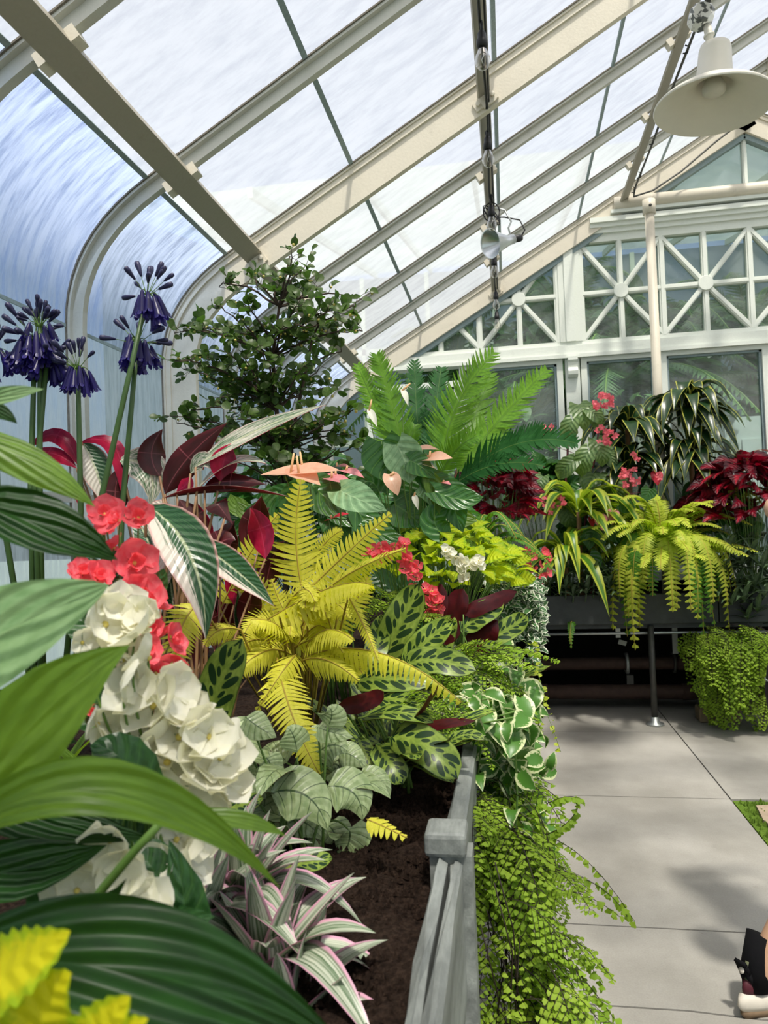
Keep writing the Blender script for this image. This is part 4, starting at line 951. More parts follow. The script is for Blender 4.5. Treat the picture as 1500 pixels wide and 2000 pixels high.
calathea('rattlesnake calathea with dark red undersides near the hanging pothos', 930, 1330, 2.35, [
    ((870, 1260), (885, 1200), (905, 1150), 52, True), ((905, 1200), (950, 1180), (1010, 1155), 34, True), ((925, 1290), (940, 1245), (972, 1212), 60, True), ((930, 1260), (990, 1230), (1030, 1200), 48), ((900, 1230), (940, 1200), (985, 1175), 50), ((850, 1270), (850, 1210), (862, 1140), 50, True), ((950, 1290), (990, 1280), (1020, 1290), 46), ((860, 1290), (870, 1240), (885, 1200), 44)], 14, .22)
# --- silver-green ctenanthe
ct = plant('ctenanthe', 590, 1560, 1.38, 'clump of silvery green leaves with dark fishbone veins over the soil', 'plant')
for b, m, t, w in (((528, 1548), (610, 1540), (640, 1622), 90), ((640, 1535), (705, 1545), (708, 1602), 76), ((700, 1520), (745, 1520), (762, 1556), 40), ((445, 1420), (480, 1440), (500, 1498), 60), ((455, 1500), (480, 1510), (500, 1525), 50), ((462, 1548), (490, 1540), (520, 1560), 50), ((640, 1420), (655, 1400), (640, 1380), 50),
                   ((600, 1440), (620, 1450), (635, 1470), 50), ((610, 1480), (650, 1450), (680, 1470), 60), ((640, 1500), (665, 1490), (670, 1530), 60), ((600, 1640), (620, 1615), (625, 1660), 50), ((560, 1610), (590, 1600), (630, 1640), 60), ((640, 1610), (660, 1640), (680, 1700), 60), ((520, 1620), (510, 1570), (530, 1530), 50),
                   ((540, 1680), (520, 1620), (500, 1570), 70), ((660, 1470), (690, 1480), (715, 1500), 44), ((620, 1420), (640, 1440), (690, 1440), 40), ((560, 1490), (540, 1470), (500, 1480), 50), ((580, 1470), (575, 1440), (560, 1420), 50), ((680, 1620), (690, 1640), (665, 1690), 70), ((520, 1480), (530, 1500), (540, 1540), 46), ((480, 1400), (500, 1430), (540, 1440), 50)):
    m = (m[0]*.55+(b[0]+t[0])*.225, m[1]*.55+(b[1]+t[1])*.225-6)
    hero(ct, 'leaf', b, m, t, w*1.25, 1.38+U(-.08, .08), k='ovate', mats=[M_cten, M_maroon], cup=-.18, nl=10, nw=3, under=True, stemto=base(ct, .05), sr=.003)
for i in range(5):
    az = U(0, 6.28); b0 = org(ct)+rdir(az, 0)*U(.02, .07)+Vector((0, 0, U(.03, .16))); d = rdir(az, U(.0, .5)); mb = MB(); leaf3(mb, b0, b0+d*.06+Vector((0, 0, .015)), b0+d*.11-Vector((0, 0, .02)), U(.045, .065), (0, -.3, 1), 'ovate', .15, 6, 2, True); part('leaf', mb, [M_cten, M_maroon], ct)
# --- pink striped rhoeo
RM = [unitleaf('leaf', [M_rhoeo, M_rhoeo], 'strap', w, dr, .4, 9, 2, True) for w, dr in ((.27, .02), (.31, .22), (.29, .5))]
def rhoeo(label, spots):
    x, y, Y, _, _ = spots[0]; rt = plant('striped_rhoeo', x, y+60, Y, label, 'plant')
    for x, y, Y, n, L in spots:
        c = P(x, y, Y)
        for i in range(n):
            f = i/n; az = i*2.4+U(-.2, .2); el = 1.35-1.15*f+U(-.1, .1); d = rdir(az, el)
            inst('leaf', RM[0 if f < .4 else (1 if f < .8 else 2)], rt, frame(c+rdir(az, 0)*.008+Vector((0, 0, -.03*f)), d, Vector((-d.x, -d.y, 1.2)), L*U(.8, 1.1)*(.8+.35*f)))
        s = MB(); g = Vector((c.x, c.y, SZ-.03)); s.tube([g, (g+c)*.5, c], .012, 6); part('stem', s, M_rhoeobk, rt)
rhoeo('pink and green striped rhoeo rosettes at the near edge of the bare soil', [(470, 1745, 1.08, 22, .165), (520, 1890, 1.0, 22, .18), (395, 1790, 1.02, 16, .15), (560, 2000, .95, 14, .16), (440, 1700, 1.14, 12, .14), (600, 1760, 1.1, 0, .1)])
# ------------------------------------------------------------------ shrub with round leaves
sh = plant('fig_shrub', 558, 1250, 2.75, 'tall airy shrub with small round dark leaves in front of the curved rib', 'shrub')
LF = [unitleaf('leaf', M_shrub, 'round', w, d, .25, 5, 1) for w, d in ((.78, .1), (.7, .3), (.85, -.05))]
TY = 2.75
trunk = [org(sh), P(556, 960, TY), P(548, 880, TY), P(540, 800, TY), P(533, 700, TY), P(545, 600, TY), P(566, 500, TY)]
b = MB(); b.tube(trunk, [.013, .011, .010, .009, .007, .005, .003], 7); b.tube([org(sh)+Vector((.03, 0, 0)), P(572, 930, TY), P(568, 860, TY-.02), P(590, 760, TY-.05), P(610, 660, TY-.1), P(640, 600, TY-.1)], [.010, .009, .008, .006, .004, .003], 7); part('trunk', b, M_bark, sh)
tips = [(568, 492), (595, 520), (540, 540), (622, 560), (650, 610), (700, 585), (706, 650), (668, 648), (690, 600), (505, 560), (470, 590), (430, 600), (425, 560), (360, 640), (338, 650), (400, 640), (340, 705), (360, 720), (345, 828), (338, 815), (380, 800), (430, 790), (420, 860), (470, 870), (480, 700), (450, 740),
        (600, 640), (640, 700), (660, 760), (620, 790), (690, 800), (700, 870), (655, 880), (640, 930), (600, 850), (590, 720), (520, 640), (500, 680), (510, 780), (570, 820), (480, 930), (520, 900), (400, 700), (560, 580), (580, 560), (630, 850), (610, 910), (690, 920), (460, 650), (545, 720), (600, 590), (420, 750), (520, 840), (665, 690), (440, 900), (500, 880), (460, 820), (540, 900), (560, 860), (620, 880), (660, 840), (400, 830), (480, 800), (590, 940), (640, 960), (680, 850), (530, 760), (590, 780), (450, 690), (500, 740)]
leaves_, fruits_ = [], []
bw = MB()
tr_pts = [Vector(t) for t in trunk]
for tx, ty in tips:
    e = P(tx, ty, TY+U(-.28, .22))
    cand = [p for p in tr_pts[1:] if p.z < e.z-.02] or [tr_pts[1]]
    s0 = max(cand, key=lambda p: p.z-.35*abs(p.x-e.x)-abs((p-e).length-.25)*.6)
    mid = (s0+e)*.5+Vector((U(-.03, .03), U(-.03, .03), U(-.01, .05))); L = (e-s0).length
    n = max(5, int(L/.035)); line = []
    c = mid*2-(s0+e)*.5
    for i in range(n+1):
        q = i/n; line.append(s0*(1-q)**2+c*2*q*(1-q)+e*q*q+Vector((U(-.006, .006), U(-.006, .006), U(-.006, .006))))
    bw.tube(line, [.0042*(1-.75*i/n)+.0008 for i in range(n+1)], 4)
    for i in range(2, n+1):
        for rep in range(2):
            d = rdir(U(0, 6.28), U(-.5, 1.1)); tw = line[i]+d*U(.02, .075)
            bw.tube([line[i], (line[i]+tw)*.5+Vector((0, 0, .004)), tw], .0011, 3)
            for k in range(rnd.choice((2, 2, 3))):
                p = line[i]+(tw-line[i])*(1-k*.33); ld = unit(d+Vector((U(-1, 1), U(-1, 1), U(-.6, .8))))
                leaves_.append((frame(p, ld, unit(toward(p, .5)+Vector((U(-.8, .8), U(-.8, .8), U(-.4, .8)))), U(.028, .047)), p))
            if rnd.random() < .3: fruits_.append(tw+Vector((U(-.01, .01), U(-.01, .01), -.006)))
part('branches', bw, M_bark, sh)
def scatter(rt, name, meshes, items, mat, keep=290, stuffname=None):
    """nearest copies as parts of their own, the rest as one part"""
    items = sorted(items, key=lambda t: -(t[0].to_scale().x/((t[1]-Vector((0, 0, CH))).length)))
    for mw, p in items[:keep]: inst(name, rnd.choice(meshes), rt, mw)
    rest = items[keep:]
    if rest:
        mb = MB(); data = []
        for me in meshes:
            v = np.empty(len(me.vertices)*3, np.float32); me.vertices.foreach_get('co', v); v = v.reshape(-1, 3)
            uvl = me.uv_layers[0].data; uv = [(0, 0)]*len(v)
            for p in me.polygons:
                for li in p.loop_indices: uv[me.loops[li].vertex_index] = tuple(uvl[li].uv)
            data.append((v, [tuple(p.vertices) for p in me.polygons], uv, [p.material_index for p in me.polygons]))
        for mw, p in rest:
            v, f, uv, mi = rnd.choice(data); A = np.array(mw); vv = v @ A[:3, :3].T+A[:3, 3]
            bi = len(mb.v); mb.v += [tuple(x) for x in vv]; mb.uv += uv; mb.f += [tuple(i+bi for i in q) for q in f]; mb.mi += mi
        o = part(stuffname or 'foliage', mb, mat, rt); o['kind'] = 'stuff'
scatter(sh, 'leaf', LF, leaves_, M_shrub, 290)
fm_ = MB(); fm_.lathe([(0, -.5), (.35, -.35), (.5, 0), (.35, .35), (0, .5)], 7); ME_fig = fm_.mesh('fruit', M_fruit)
for p in fruits_[:150]: inst('fruit', ME_fig, sh, Matrix.Translation(p) @ Matrix.Scale(U(.008, .013), 4))
# ------------------------------------------------------------------ anthuriums
def spathe(rt, x, y, Y, w, mat, n=None, tip=(1, .1), spx=(0, -28), ph=None):
    b0 = P(x-tip[0]*w*.45, y-tip[1]*w*.45, Y); m_ = P(x, y-2, Y-.02); t_ = P(x+tip[0]*w*.55, y+tip[1]*w*.55, Y-.02)
    wh = mat is M_whitep; mb = MB(); leaf3(mb, b0, m_, t_, pxw(w*(.42 if wh else .85), Y), Vector(n or (0, -.35, 1)), 'lance' if wh else 'heart', .5 if wh else .15, 8, 3, lobe=0 if wh else .12); o = part('spathe', mb, mat, rt)
    s = MB(); q = b0*.75+m_*.25; e = q+(P(x+spx[0], y+spx[1], Y)-P(x, y, Y)); s.tube([q, (q+e)*.5, e, e+(e-q)*.02], [.004, .004, .0032, .001], 7); part('spadix', s, M_spadix, rt)
    s = MB(); g = base(rt, .05); stem(s, (g, (g+b0)*.5+Vector((U(-.03, .03), 0, .03)), b0), .003); part('flower_stalk', s, M_stem, rt)
an = plant('peach_anthurium', 660, 1160, 2.5, 'anthurium with flat peach spathes below the shrub', 'flowering plant')
for a in ((560, 925, 2.3, 95, M_peach, None, (-1, .05), (-6, -40)), (605, 922, 2.25, 110, M_peach, None, (1, -.05), (6, -38)), (600, 935, 2.2, 80, M_peach, (0, -.3, 1), (.6, .3), (-4, -36)), (665, 940, 2.4, 50, M_pink, None, (1, .3), (0, -15)), (640, 935, 2.45, 46, M_pink, None, (-1, .3), (0, -12)), (690, 925, 2.5, 40, M_pink, None, (1, .4), (2, -10)), (668, 912, 2.6, 30, M_pink, None, (1, 0), (0, -8)), (660, 1010, 2.3, 40, M_redsp, None, (1, -.3), (0, -8))): spathe(an, *a)
for b, m, t, w, mt in (((540, 960), (545, 985), (560, 1040), 60, M_anth), ((600, 950), (575, 990), (590, 1030), 70, M_anth), ((610, 945), (640, 975), (700, 1015), 80, M_anth), ((665, 958, 2.2), (700, 975, 2.15), (756, 998, 2.1), 70, M_anthpale), ((650, 985), (680, 1005), (740, 1020), 60, M_anth), ((560, 1000), (500, 1010), (450, 1050), 60, M_anth), ((640, 1010), (660, 1040), (650, 1080), 60, M_anth), ((560, 960), (530, 975), (500, 1000), 44, M_anth), ((700, 1000), (740, 1040), (790, 1050), 60, M_anth), ((480, 1000), (460, 985), (450, 965), 40, M_canna), ((505, 1010), (480, 1000), (462, 980), 40, M_canna), ((620, 1060), (600, 1090), (560, 1100), 60, M_anth)):
    hero(an, 'leaf', b, m, t, w, 2.4, k='heart', mats=mt, lobe=.2, cup=.15, nl=9, nw=3, stemto=base(an, .06))
wa = plant('white_anthurium', 800, 1130, 2.75, 'anthurium with slim white and flesh-pink spathes and large heart leaves', 'flowering plant')
for a in ((727, 815, 2.7, 36, M_whitep, (.3, -1, .4), (.5, 1), (5, -22)), (790, 775, 2.7, 34, M_whitep, (.6, -1, .3), (.4, 1), (16, -14)), (830, 878, 2.65, 50, M_peach, None, (1, 0), (4, -12)), (856, 895, 2.6, 52, M_peach, (0, -.6, 1), (1, 0), (2, -14)), (812, 890, 2.65, 34, M_peach, None, (-1, .2), (0, -12)), (836, 912, 2.6, 34, M_whitep, None, (1, .3), (8, -8)), (768, 945, 2.5, 42, M_peach, (.3, -1, .3), (.4, 1), (8, -8)), (783, 876, 2.7, 26, M_pink, None, (.6, .8), (2, -10)), (872, 945, 2.6, 20, M_pink, None, (1, .3), (2, -5)), (812, 980, 2.6, 30, M_whitep, (0, -1, .3), (.3, 1), (2, -8)), (715, 905, 2.7, 26, M_whitep, (0, -1, .3), (.3, 1), (6, -10))): spathe(wa, *a)
for b, m, t, w, mt in (((745, 862), (755, 905), (765, 945), 95, M_anth), ((775, 868), (792, 905), (800, 945), 80, M_anthpale), ((770, 985), (800, 1005), (822, 1030), 80, M_anth), ((820, 950), (835, 960), (842, 990), 44, M_anthpale), ((840, 935), (850, 960), (858, 1005), 36, M_canna), ((870, 1010), (900, 1012), (932, 1018), 50, M_canna), ((830, 930), (870, 950), (940, 968), 50, M_anth), ((740, 1000), (780, 1030), (800, 1050), 60, M_anth), ((850, 960), (900, 975), (945, 970), 50, M_anth), ((900, 1030), (910, 1050), (930, 1070), 44, M_canna), ((780, 950), (820, 935), (850, 930), 50, M_anth), ((700, 990), (720, 960), (740, 940), 60, M_anth), ((880, 960), (890, 1000), (905, 1040), 50, M_anth), ((740, 960), (720, 940), (690, 960), 60, M_anth), ((800, 900), (820, 910), (850, 935), 50, M_anth), ((860, 1040), (850, 1010), (880, 985), 60, M_anth)):
    hero(wa, 'leaf', b, m, t, w, 2.65+U(-.1, .1), k='heart', mats=mt, lobe=.2, cup=.15, nl=9, nw=3, stemto=base(wa, .08))
# ------------------------------------------------------------------ cycad
cc = plant('cycad', 860, 1010, 4.35, 'bright green cycad with stiff feathered fronds at the far corner of the planter', 'plant')
b = MB(); b.lathe([(.0, 0), (.09, 0), (.11, .08), (.08, .16), (0, .2)], 14, Matrix.Translation(org(cc))); part('trunk', b, M_bark, cc)
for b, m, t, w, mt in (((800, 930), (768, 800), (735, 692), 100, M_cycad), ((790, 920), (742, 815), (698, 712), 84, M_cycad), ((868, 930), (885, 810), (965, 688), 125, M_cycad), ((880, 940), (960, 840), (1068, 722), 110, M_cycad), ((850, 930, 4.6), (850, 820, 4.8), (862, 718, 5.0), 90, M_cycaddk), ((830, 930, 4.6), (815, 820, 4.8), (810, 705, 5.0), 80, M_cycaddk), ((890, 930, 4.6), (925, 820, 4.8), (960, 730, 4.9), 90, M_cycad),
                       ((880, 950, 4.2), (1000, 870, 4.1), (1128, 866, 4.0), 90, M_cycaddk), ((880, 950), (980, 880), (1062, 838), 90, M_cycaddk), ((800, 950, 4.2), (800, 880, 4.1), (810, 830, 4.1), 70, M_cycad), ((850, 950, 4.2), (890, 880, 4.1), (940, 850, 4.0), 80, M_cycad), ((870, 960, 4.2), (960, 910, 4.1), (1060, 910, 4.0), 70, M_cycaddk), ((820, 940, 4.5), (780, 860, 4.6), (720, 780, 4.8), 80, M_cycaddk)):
    hfrond(cc, b, m, t, w, 4.35, mt, np_=32, fill=.95, fwd=.75, droop=-.08, start=.1, taper=.35, nseg=2, rm=M_stem, jit=.22)
# ------------------------------------------------------------------ maidenhair ferns
ml_ = MB()
vs = [(0, 0, 0)]+[(.62*math.sin(a)*(1 if i % 2 else .9), .95*math.cos(a*.62)*(1 if i % 2 else .88), .08*math.cos(a*2)) for i, a in enumerate(np.linspace(-1.35, 1.35, 7))]
def maiden_mesh(seed, droop, n=34, spread=.42):
    rr = random.Random(seed); mb = MB(); st = MB()
    b0, c0, e0 = Vector((0, 0, 0)), Vector((0, .42, .30-droop*.2)), Vector((0, .85, .15-droop))
    fn = lambda q: b0*(1-q)**2+c0*2*q*(1-q)+e0*q*q
    main = [fn(i/9) for i in range(10)]; st.tube(main, .005, 3)
    for i in range(11):
        q = .28+.72*i/10; p = fn(q)
        for s in (-1, 1):
            L = spread*(1.05-q)*rr.uniform(.7, 1.1)+.05; d = unit(Vector((s*.8, .55, rr.uniform(-.4, .15)-droop*.4)))
            st.tube([p, p+d*L*.5+Vector((0, 0, .01)), p+d*L-Vector((0, 0, L*.2))], .0028, 3)
            k = max(2, int(L/.058))
            for j in range(k):
                f = (j+.7)/k; pp = p+d*L*f-Vector((0, 0, L*.2*f*f))
                for s2 in (-1, 1):
                    ld = unit(d*.5+Vector((-d.y, d.x, 0))*s2+Vector((0, 0, rr.uniform(-.8, .0)))); nn = unit(Vector((rr.uniform(-.4, .4), rr.uniform(-.4, .4), 1)))
                    F_ = frame(pp, ld, nn, rr.uniform(.042, .064)); mb.add([F_ @ Vector(v) for v in vs], [(0, a+1, a+2) for a in range(6)], [(.5, .3)]*8)
    return mb.mesh('frond', M_maiden), st.mesh('stalk', M_stemdk)
MH = [maiden_mesh(i, d) for i, d in enumerate((.05, .25, .5, .75, 1.0, .35))]
def maidenhair(label, loc, n, L, azr, elr, dr=(0, 5), jit=.05, mat=None, jy=None):
    rt = root('maidenhair_fern', loc, label, 'fern')
    for i in range(n):
        az = U(*azr); el = U(*elr); k = rnd.randint(*dr); d = rdir(az, el); p = Vector(loc)+Vector((U(-jit, jit), U(-(jy or jit), jy or jit), U(-jit*.4, jit*.4)))
        o = inst('frond', MH[k][0], rt, frame(p, d, Vector((-d.x*d.z, -d.y*d.z, 1-d.z*d.z+.05)), L*U(.65, 1.1))); sub('stalk', MH[k][1], o)
    return rt
maidenhair('bright maidenhair fern cascading down the outside of the slate planter to the floor', (-.10, 1.72, .80), 40, .25, (-1.5, .9), (-1.1, .3), (1, 5), .10, jy=.22)
q = Vector((-.02, 1.62, .50)); r_ = bpy.data.objects['maidenhair_fern']
for i in range(62):
    az = U(-1.9, .8); el = U(-1.2, .1); k = rnd.randint(1, 5); d = rdir(az, el); p = q+Vector((U(-.05, .07), U(-.22, .25), U(-.34, .22)))
    o = inst('frond', MH[k][0], r_, frame(p, d, Vector((-d.x*d.z, -d.y*d.z, 1-d.z*d.z+.05)), U(.16, .26))); sub('stalk', MH[k][1], o)
for i in range(30):
    az = U(-2.0, .6); el = U(-1.3, -.2); k = rnd.randint(2, 5); d = rdir(az, el); p = Vector((-.06+U(-.02, .06), U(1.22, 1.62), U(.22, .60)))
    o = inst('frond', MH[k][0], r_, frame(p, d, Vector((-d.x*d.z, -d.y*d.z, 1-d.z*d.z+.05)), U(.15, .23))); sub('stalk', MH[k][1], o)
for i in range(26):
    s = MB(); a = Vector((-.09+U(0, .05), U(1.45, 1.9), U(.55, .84))); z1 = U(.1, .45); s.tube([a, a+Vector((.03, U(-.03, .03), -.12)), Vector((a.x+U(-.02, .05), a.y+U(-.05, .05), z1))], .0014, 4); part('dead_stalk', s, M_stemdk, r_)
def pl(px, py, Y): return P(px, py, Y)
maidenhair('maidenhair fern tucked between the golden fern and the coral begonia', pl(765, 1200, 2.25), 22, .17, (0, 6.28), (-.3, .9), (0, 3), .07)
maidenhair('maidenhair fern spilling over the planter edge beside the pothos', pl(890, 1300, 2.05), 34, .19, (-3.1, .8), (-.5, .8), (1, 4), .08)
maidenhair('small maidenhair fern between the calatheas above the soil', pl(830, 1380, 1.75), 14, .15, (-3, .5), (-.6, .5), (1, 4), .05)
maidenhair('dark maidenhair fern behind the white flowers at the planter bend', pl(955, 1120, 3.2), 30, .22, (0, 6.28), (.0, 1.2), (0, 3), .08)
hm = maidenhair('large maidenhair fern curtain hanging from the end planter over the masonry block', (1.50, 5.40, .62), 90, .34, (-2.8, -.3), (-1.2, .2), (2, 4), .24)
for i in range(70):
    d = rdir(U(-2.6, -.6), U(-1.4, -.3)); k = rnd.randint(2, 4); p = Vector((1.28+U(0, .66), 5.34+U(-.1, .04), U(.30, .72)))
    o = inst('frond', MH[k][0], hm, frame(p, d, Vector((0, -.5, .8)), U(.2, .32))); sub('stalk', MH[k][1], o)
# ------------------------------------------------------------------ coleus, begonias and ferns in mid planter
def tuft(rt, items, meshes, name='leaf', tilt=.5, up=.35):
    for p, d, s in items: inst(name, rnd.choice(meshes), rt, frame(p, d, unit(toward(p, up)+Vector((U(-tilt, tilt), U(-tilt, tilt), U(-tilt, tilt)))), s))
LC = [unitleaf('leaf', M_lcoleus, 'ovate', w, .25, .12, 12, 2, serr=.10, wave=.03) for w in (.7, .8)]
def mound(name, label, cat, c, r, n, meshes, size, tilt=.5, up=.45, stemmat=M_stem, flat=.7, hz=0, keep=9999, fmat=None):
    """leafy mound round c with radius vector r"""
    rt = root(name, (c[0], c[1], min(c[2], SZ-.03)), label, cat); c = Vector(c); sm_ = MB(); items = []
    for i in range(n):
        az = U(0, 6.28); el = math.asin(U(-.25, 1)); o = rdir(az, el); p = c+Vector((o.x*r[0], o.y*r[1], o.z*r[2]))*U(.75, 1.02)
        d = unit(Vector((o.x, o.y, U(-.5, .4)*flat+hz))); items.append((frame(p-d*size*.3, d, unit(Vector((o.x*.5, o.y*.5-.3, .6+o.z*.5))+Vector((U(-tilt, tilt), U(-tilt, tilt), U(-tilt, tilt)))), size*U(.7, 1.15)), p))
        if i % 4 == 0: stem(sm_, (org(rt)+Vector((U(-.04, .04), U(-.04, .04), 0)), (org(rt)+p)*.5+Vector((0, 0, .02)), p), .003)
    scatter(rt, 'leaf', meshes, items, fmat, keep); part('stems', sm_, stemmat, rt); return rt
lc = mound('lime_coleus', 'lime yellow coleus mound behind the coral begonia in the middle of the planter', 'plant', pl(855, 1122, 2.75), (.32, .28, .19), 280, LC, .08)
def cluster(rt, spots, Y, r, pes, npet=4, name='flower', dbl=False, stalk=None):
    for x, y, *z in spots:
        yy = z[0] if z else Y; p = P(x, y, yy); n = unit(toward(p, .35)+Vector((U(-.4, .4), U(-.4, .4), U(-.3, .3)))); flower(rt, p, n, r*U(.8, 1.15), pes, npet, name, dbl)
        s = MB(); e = org(rt)+Vector((U(-.03, .03), U(-.03, .03), .12)); stem(s, (e, (e+p)*.5+Vector((0, 0, .02)), p), .0022, 4); part('flower_stalk', s, stalk or M_stem, rt)
cb = plant('coral_begonia', 790, 1230, 2.45, 'smaller coral begonia between the golden fern and the lime coleus', 'flowering plant')
cluster(cb, [(725, 1075), (745, 1068), (740, 1085), (760, 1080), (770, 1068), (785, 1070), (790, 1062), (735, 1095), (790, 1090), (800, 1095), (785, 1100), (810, 1115), (815, 1108), (800, 1125), (815, 1130), (805, 1150), (830, 1150), (845, 1155), (850, 1165), (825, 1160), (840, 1180), (855, 1190), (835, 1195), (850, 1200), (860, 1190), (845, 1170), (862, 1175), (790, 1110), (750, 1075), (765, 1090), (720, 1085)], 2.28, .024, PE_coral)
for b, m, t, w in (((770, 1160), (740, 1130), (720, 1120), 50), ((790, 1150), (800, 1140), (820, 1145), 50), ((830, 1230), (860, 1215), (880, 1220), 50), ((800, 1200), (790, 1180), (770, 1170), 50)): hero(cb, 'leaf', b, m, t, w, 2.4, k='heart', mats=M_begl, lobe=.15, stemto=base(cb))
wf_ = plant('white_flower_clump', 900, 1190, 3.0, 'low clump of small white flowers beside the lime coleus', 'flowering plant')
cluster(wf_, [(870, 1075), (880, 1082), (890, 1090), (895, 1100), (905, 1105), (910, 1118), (900, 1095), (920, 1110), (930, 1100), (935, 1095), (925, 1105), (895, 1115), (915, 1128), (880, 1090), (905, 1130), (938, 1105), (908, 1098), (870, 1082)], 2.42, .022, PE_white)
for b, m, t, w in (((900, 1140), (890, 1120), (880, 1105), 36), ((910, 1140), (930, 1130), (945, 1135), 36), ((920, 1150), (925, 1130), (920, 1120), 36)): hero(wf_, 'leaf', b, m, t, w, 2.9, k='heart', mats=M_dtrad, lobe=.1, stemto=base(wf_))
def fernclump(label, c, n, L, w, mat, elr=(.2, 1.2), azr=(0, 6.28), drp=.5, name='sword_fern', np_=26, rtz=None, **kw):
    c = Vector(c); rt = root(name, (c.x, c.y, min(c.z, SZ-.03) if rtz is None else rtz), label, 'fern')
    for i in range(n):
        az = U(*azr); el = U(*elr); l = L*U(.75, 1.15); d = rdir(az, el); h = rdir(az, 0)
        b0 = c+h*.02; m_ = b0+d*l*.55; t_ = b0+d*l*.75+h*l*.28-Vector((0, 0, l*drp*U(.5, 1.1)))
        mb = MB(); pts = frond3(mb, b0, m_, t_, w*U(.85, 1.15), unit(Vector((-h.x*.3, -h.y*.3-.25, 1))), np_, **kw); o = part('frond', mb, mat, rt)
        s = MB(); s.tube(pts, [.003]*5+[.002]*8, 4); part('rachis', s, M_rachis, o)
    return rt
fernclump('dark green sword fern behind the lime coleus', pl(930, 1080, 3.4), 18, .34, .09, M_dfern)
fernclump('green sword fern under the anthurium leaves', pl(840, 1075, 2.9), 12, .24, .07, M_dfern)
# pothos and small variegated trailers over the edge
PO = [unitleaf('leaf', M_pothos, 'heart', w, d, .2, 6, 2, lobe=.15) for w, d in ((.72, .3), (.8, .15), (.65, .5))]
PEL = [unitleaf('leaf', M_pep, 'heart', .85, .2, .25, 4, 1), unitleaf('leaf', M_pep, 'ovate', .75, .1, .3, 4, 1)]
po = root('marbled_pothos', (-.12, 2.1, .85), 'marbled cream and green pothos trailing over the slate edge to the floor', 'trailing plant')
items = []; vm = MB()
for i in range(30):
    a = Vector((-.17+U(-.05, .04), U(1.75, 2.75), .95+U(0, .06))); o1 = a+Vector((U(.08, .20), U(-.06, .06), U(-.02, .06))); z1 = U(.22, .75)
    pts = [a, o1]; k = 8; x, y = o1.x, o1.y
    for j in range(1, k+1): x += U(-.012, .012); y += U(-.015, .015); pts.append(Vector((x, y, o1.z+(z1-o1.z)*j/k)))
    vm.tube(pts, .0028, 5)
    for j in range(1, len(pts)):
        for r in range(3):
            p = pts[j]+(pts[j-1]-pts[j])*U(0, 1)+Vector((U(-.02, .03), U(-.03, .03), 0)); az = U(-2.4, 1.6); d = unit(rdir(az, U(-1.2, .3)))
            items.append((frame(p, d, unit(rdir(az, .5)+Vector((U(-.8, .8), -.4+U(-.5, .5), U(-.5, .6)))), U(.042, .075)), p))
t0 = P(1000, 1440, 2.0); tv = [P(960, 1420, 2.1), P(1010, 1470, 2.05), P(1035, 1502, 2.02), P(1055, 1512, 2.0), P(1072, 1500, 1.98)]; vm.tube(tv, .0025, 5)
for i, p in enumerate(tv): items.append((frame(p, rdir(-.3, .4+.2*i), (0, -1, .4), .045), p))
part('vines', vm, M_stem, po); scatter(po, 'leaf', PO, items, M_pothos, 290)
pe = root('white_edged_trailer', (-.03, 3.2, .85), 'small white-edged leaves hanging in strings past the pothos, before the dark planter', 'trailing plant')
items = []; vm = MB()
for i in range(44):
    a = P(985+U(-40, 40), 1150+U(-20, 30), 3.1+U(-.2, .3)); z1 = P(1000, 1300, 3.1).z+U(0, .25); pts = [a, a+Vector((.05, 0, .02))]; k = 9
    for j in range(1, k+1): pts.append(Vector((a.x+.07+U(-.01, .01), a.y+U(-.02, .02), a.z+.02+(z1-a.z)*j/k)))
    vm.tube(pts, .0018, 3)
    for j in range(1, len(pts)):
        for r in range(3):
            p = pts[j]+(pts[j-1]-pts[j])*U(0, 1); az = U(-2.6, .9); d = rdir(az, U(-.9, .5)); items.append((frame(p, d, unit(rdir(az, .6)+Vector((0, -.5, U(-.2, .4)))), U(.028, .042)), p))
part('vines', vm, M_stem, pe); scatter(pe, 'leaf', PEL, items, M_pep, 290)
# fine grey-green tips trailing lower down
tt = root('wire_vine', (-.05, 2.0, .8), 'thin wiry vine with tiny leaves trailing beyond the pothos', 'trailing plant')
TL = [unitleaf('leaf', M_gfern, 'round', .7, .1, .2, 3, 1)]
for x, y, x2, y2 in ((1030, 1330, 1095, 1468), (1040, 1300, 1060, 1400), (1025, 1380, 1060, 1440), (1010, 1480, 1062, 1545), (1035, 1260, 1055, 1300)):
    a, e = P(x, y, 2.3), P(x2, y2, 2.2); s = MB(); c = (a+e)*.5+Vector((.02, 0, .05)); stem(s, (P(960, y-30, 2.5), a, e), .0013, 4); part('vine', s, M_stem, tt)
    for j in range(16): q = j/15; p = a*(1-q)**2+c*2*q*(1-q)+e*q*q; inst('leaf', TL[0], tt, frame(p, rdir(U(0, 6), U(-.6, .6)), (U(-.3, .3), -.6, .7), U(.014, .024)))
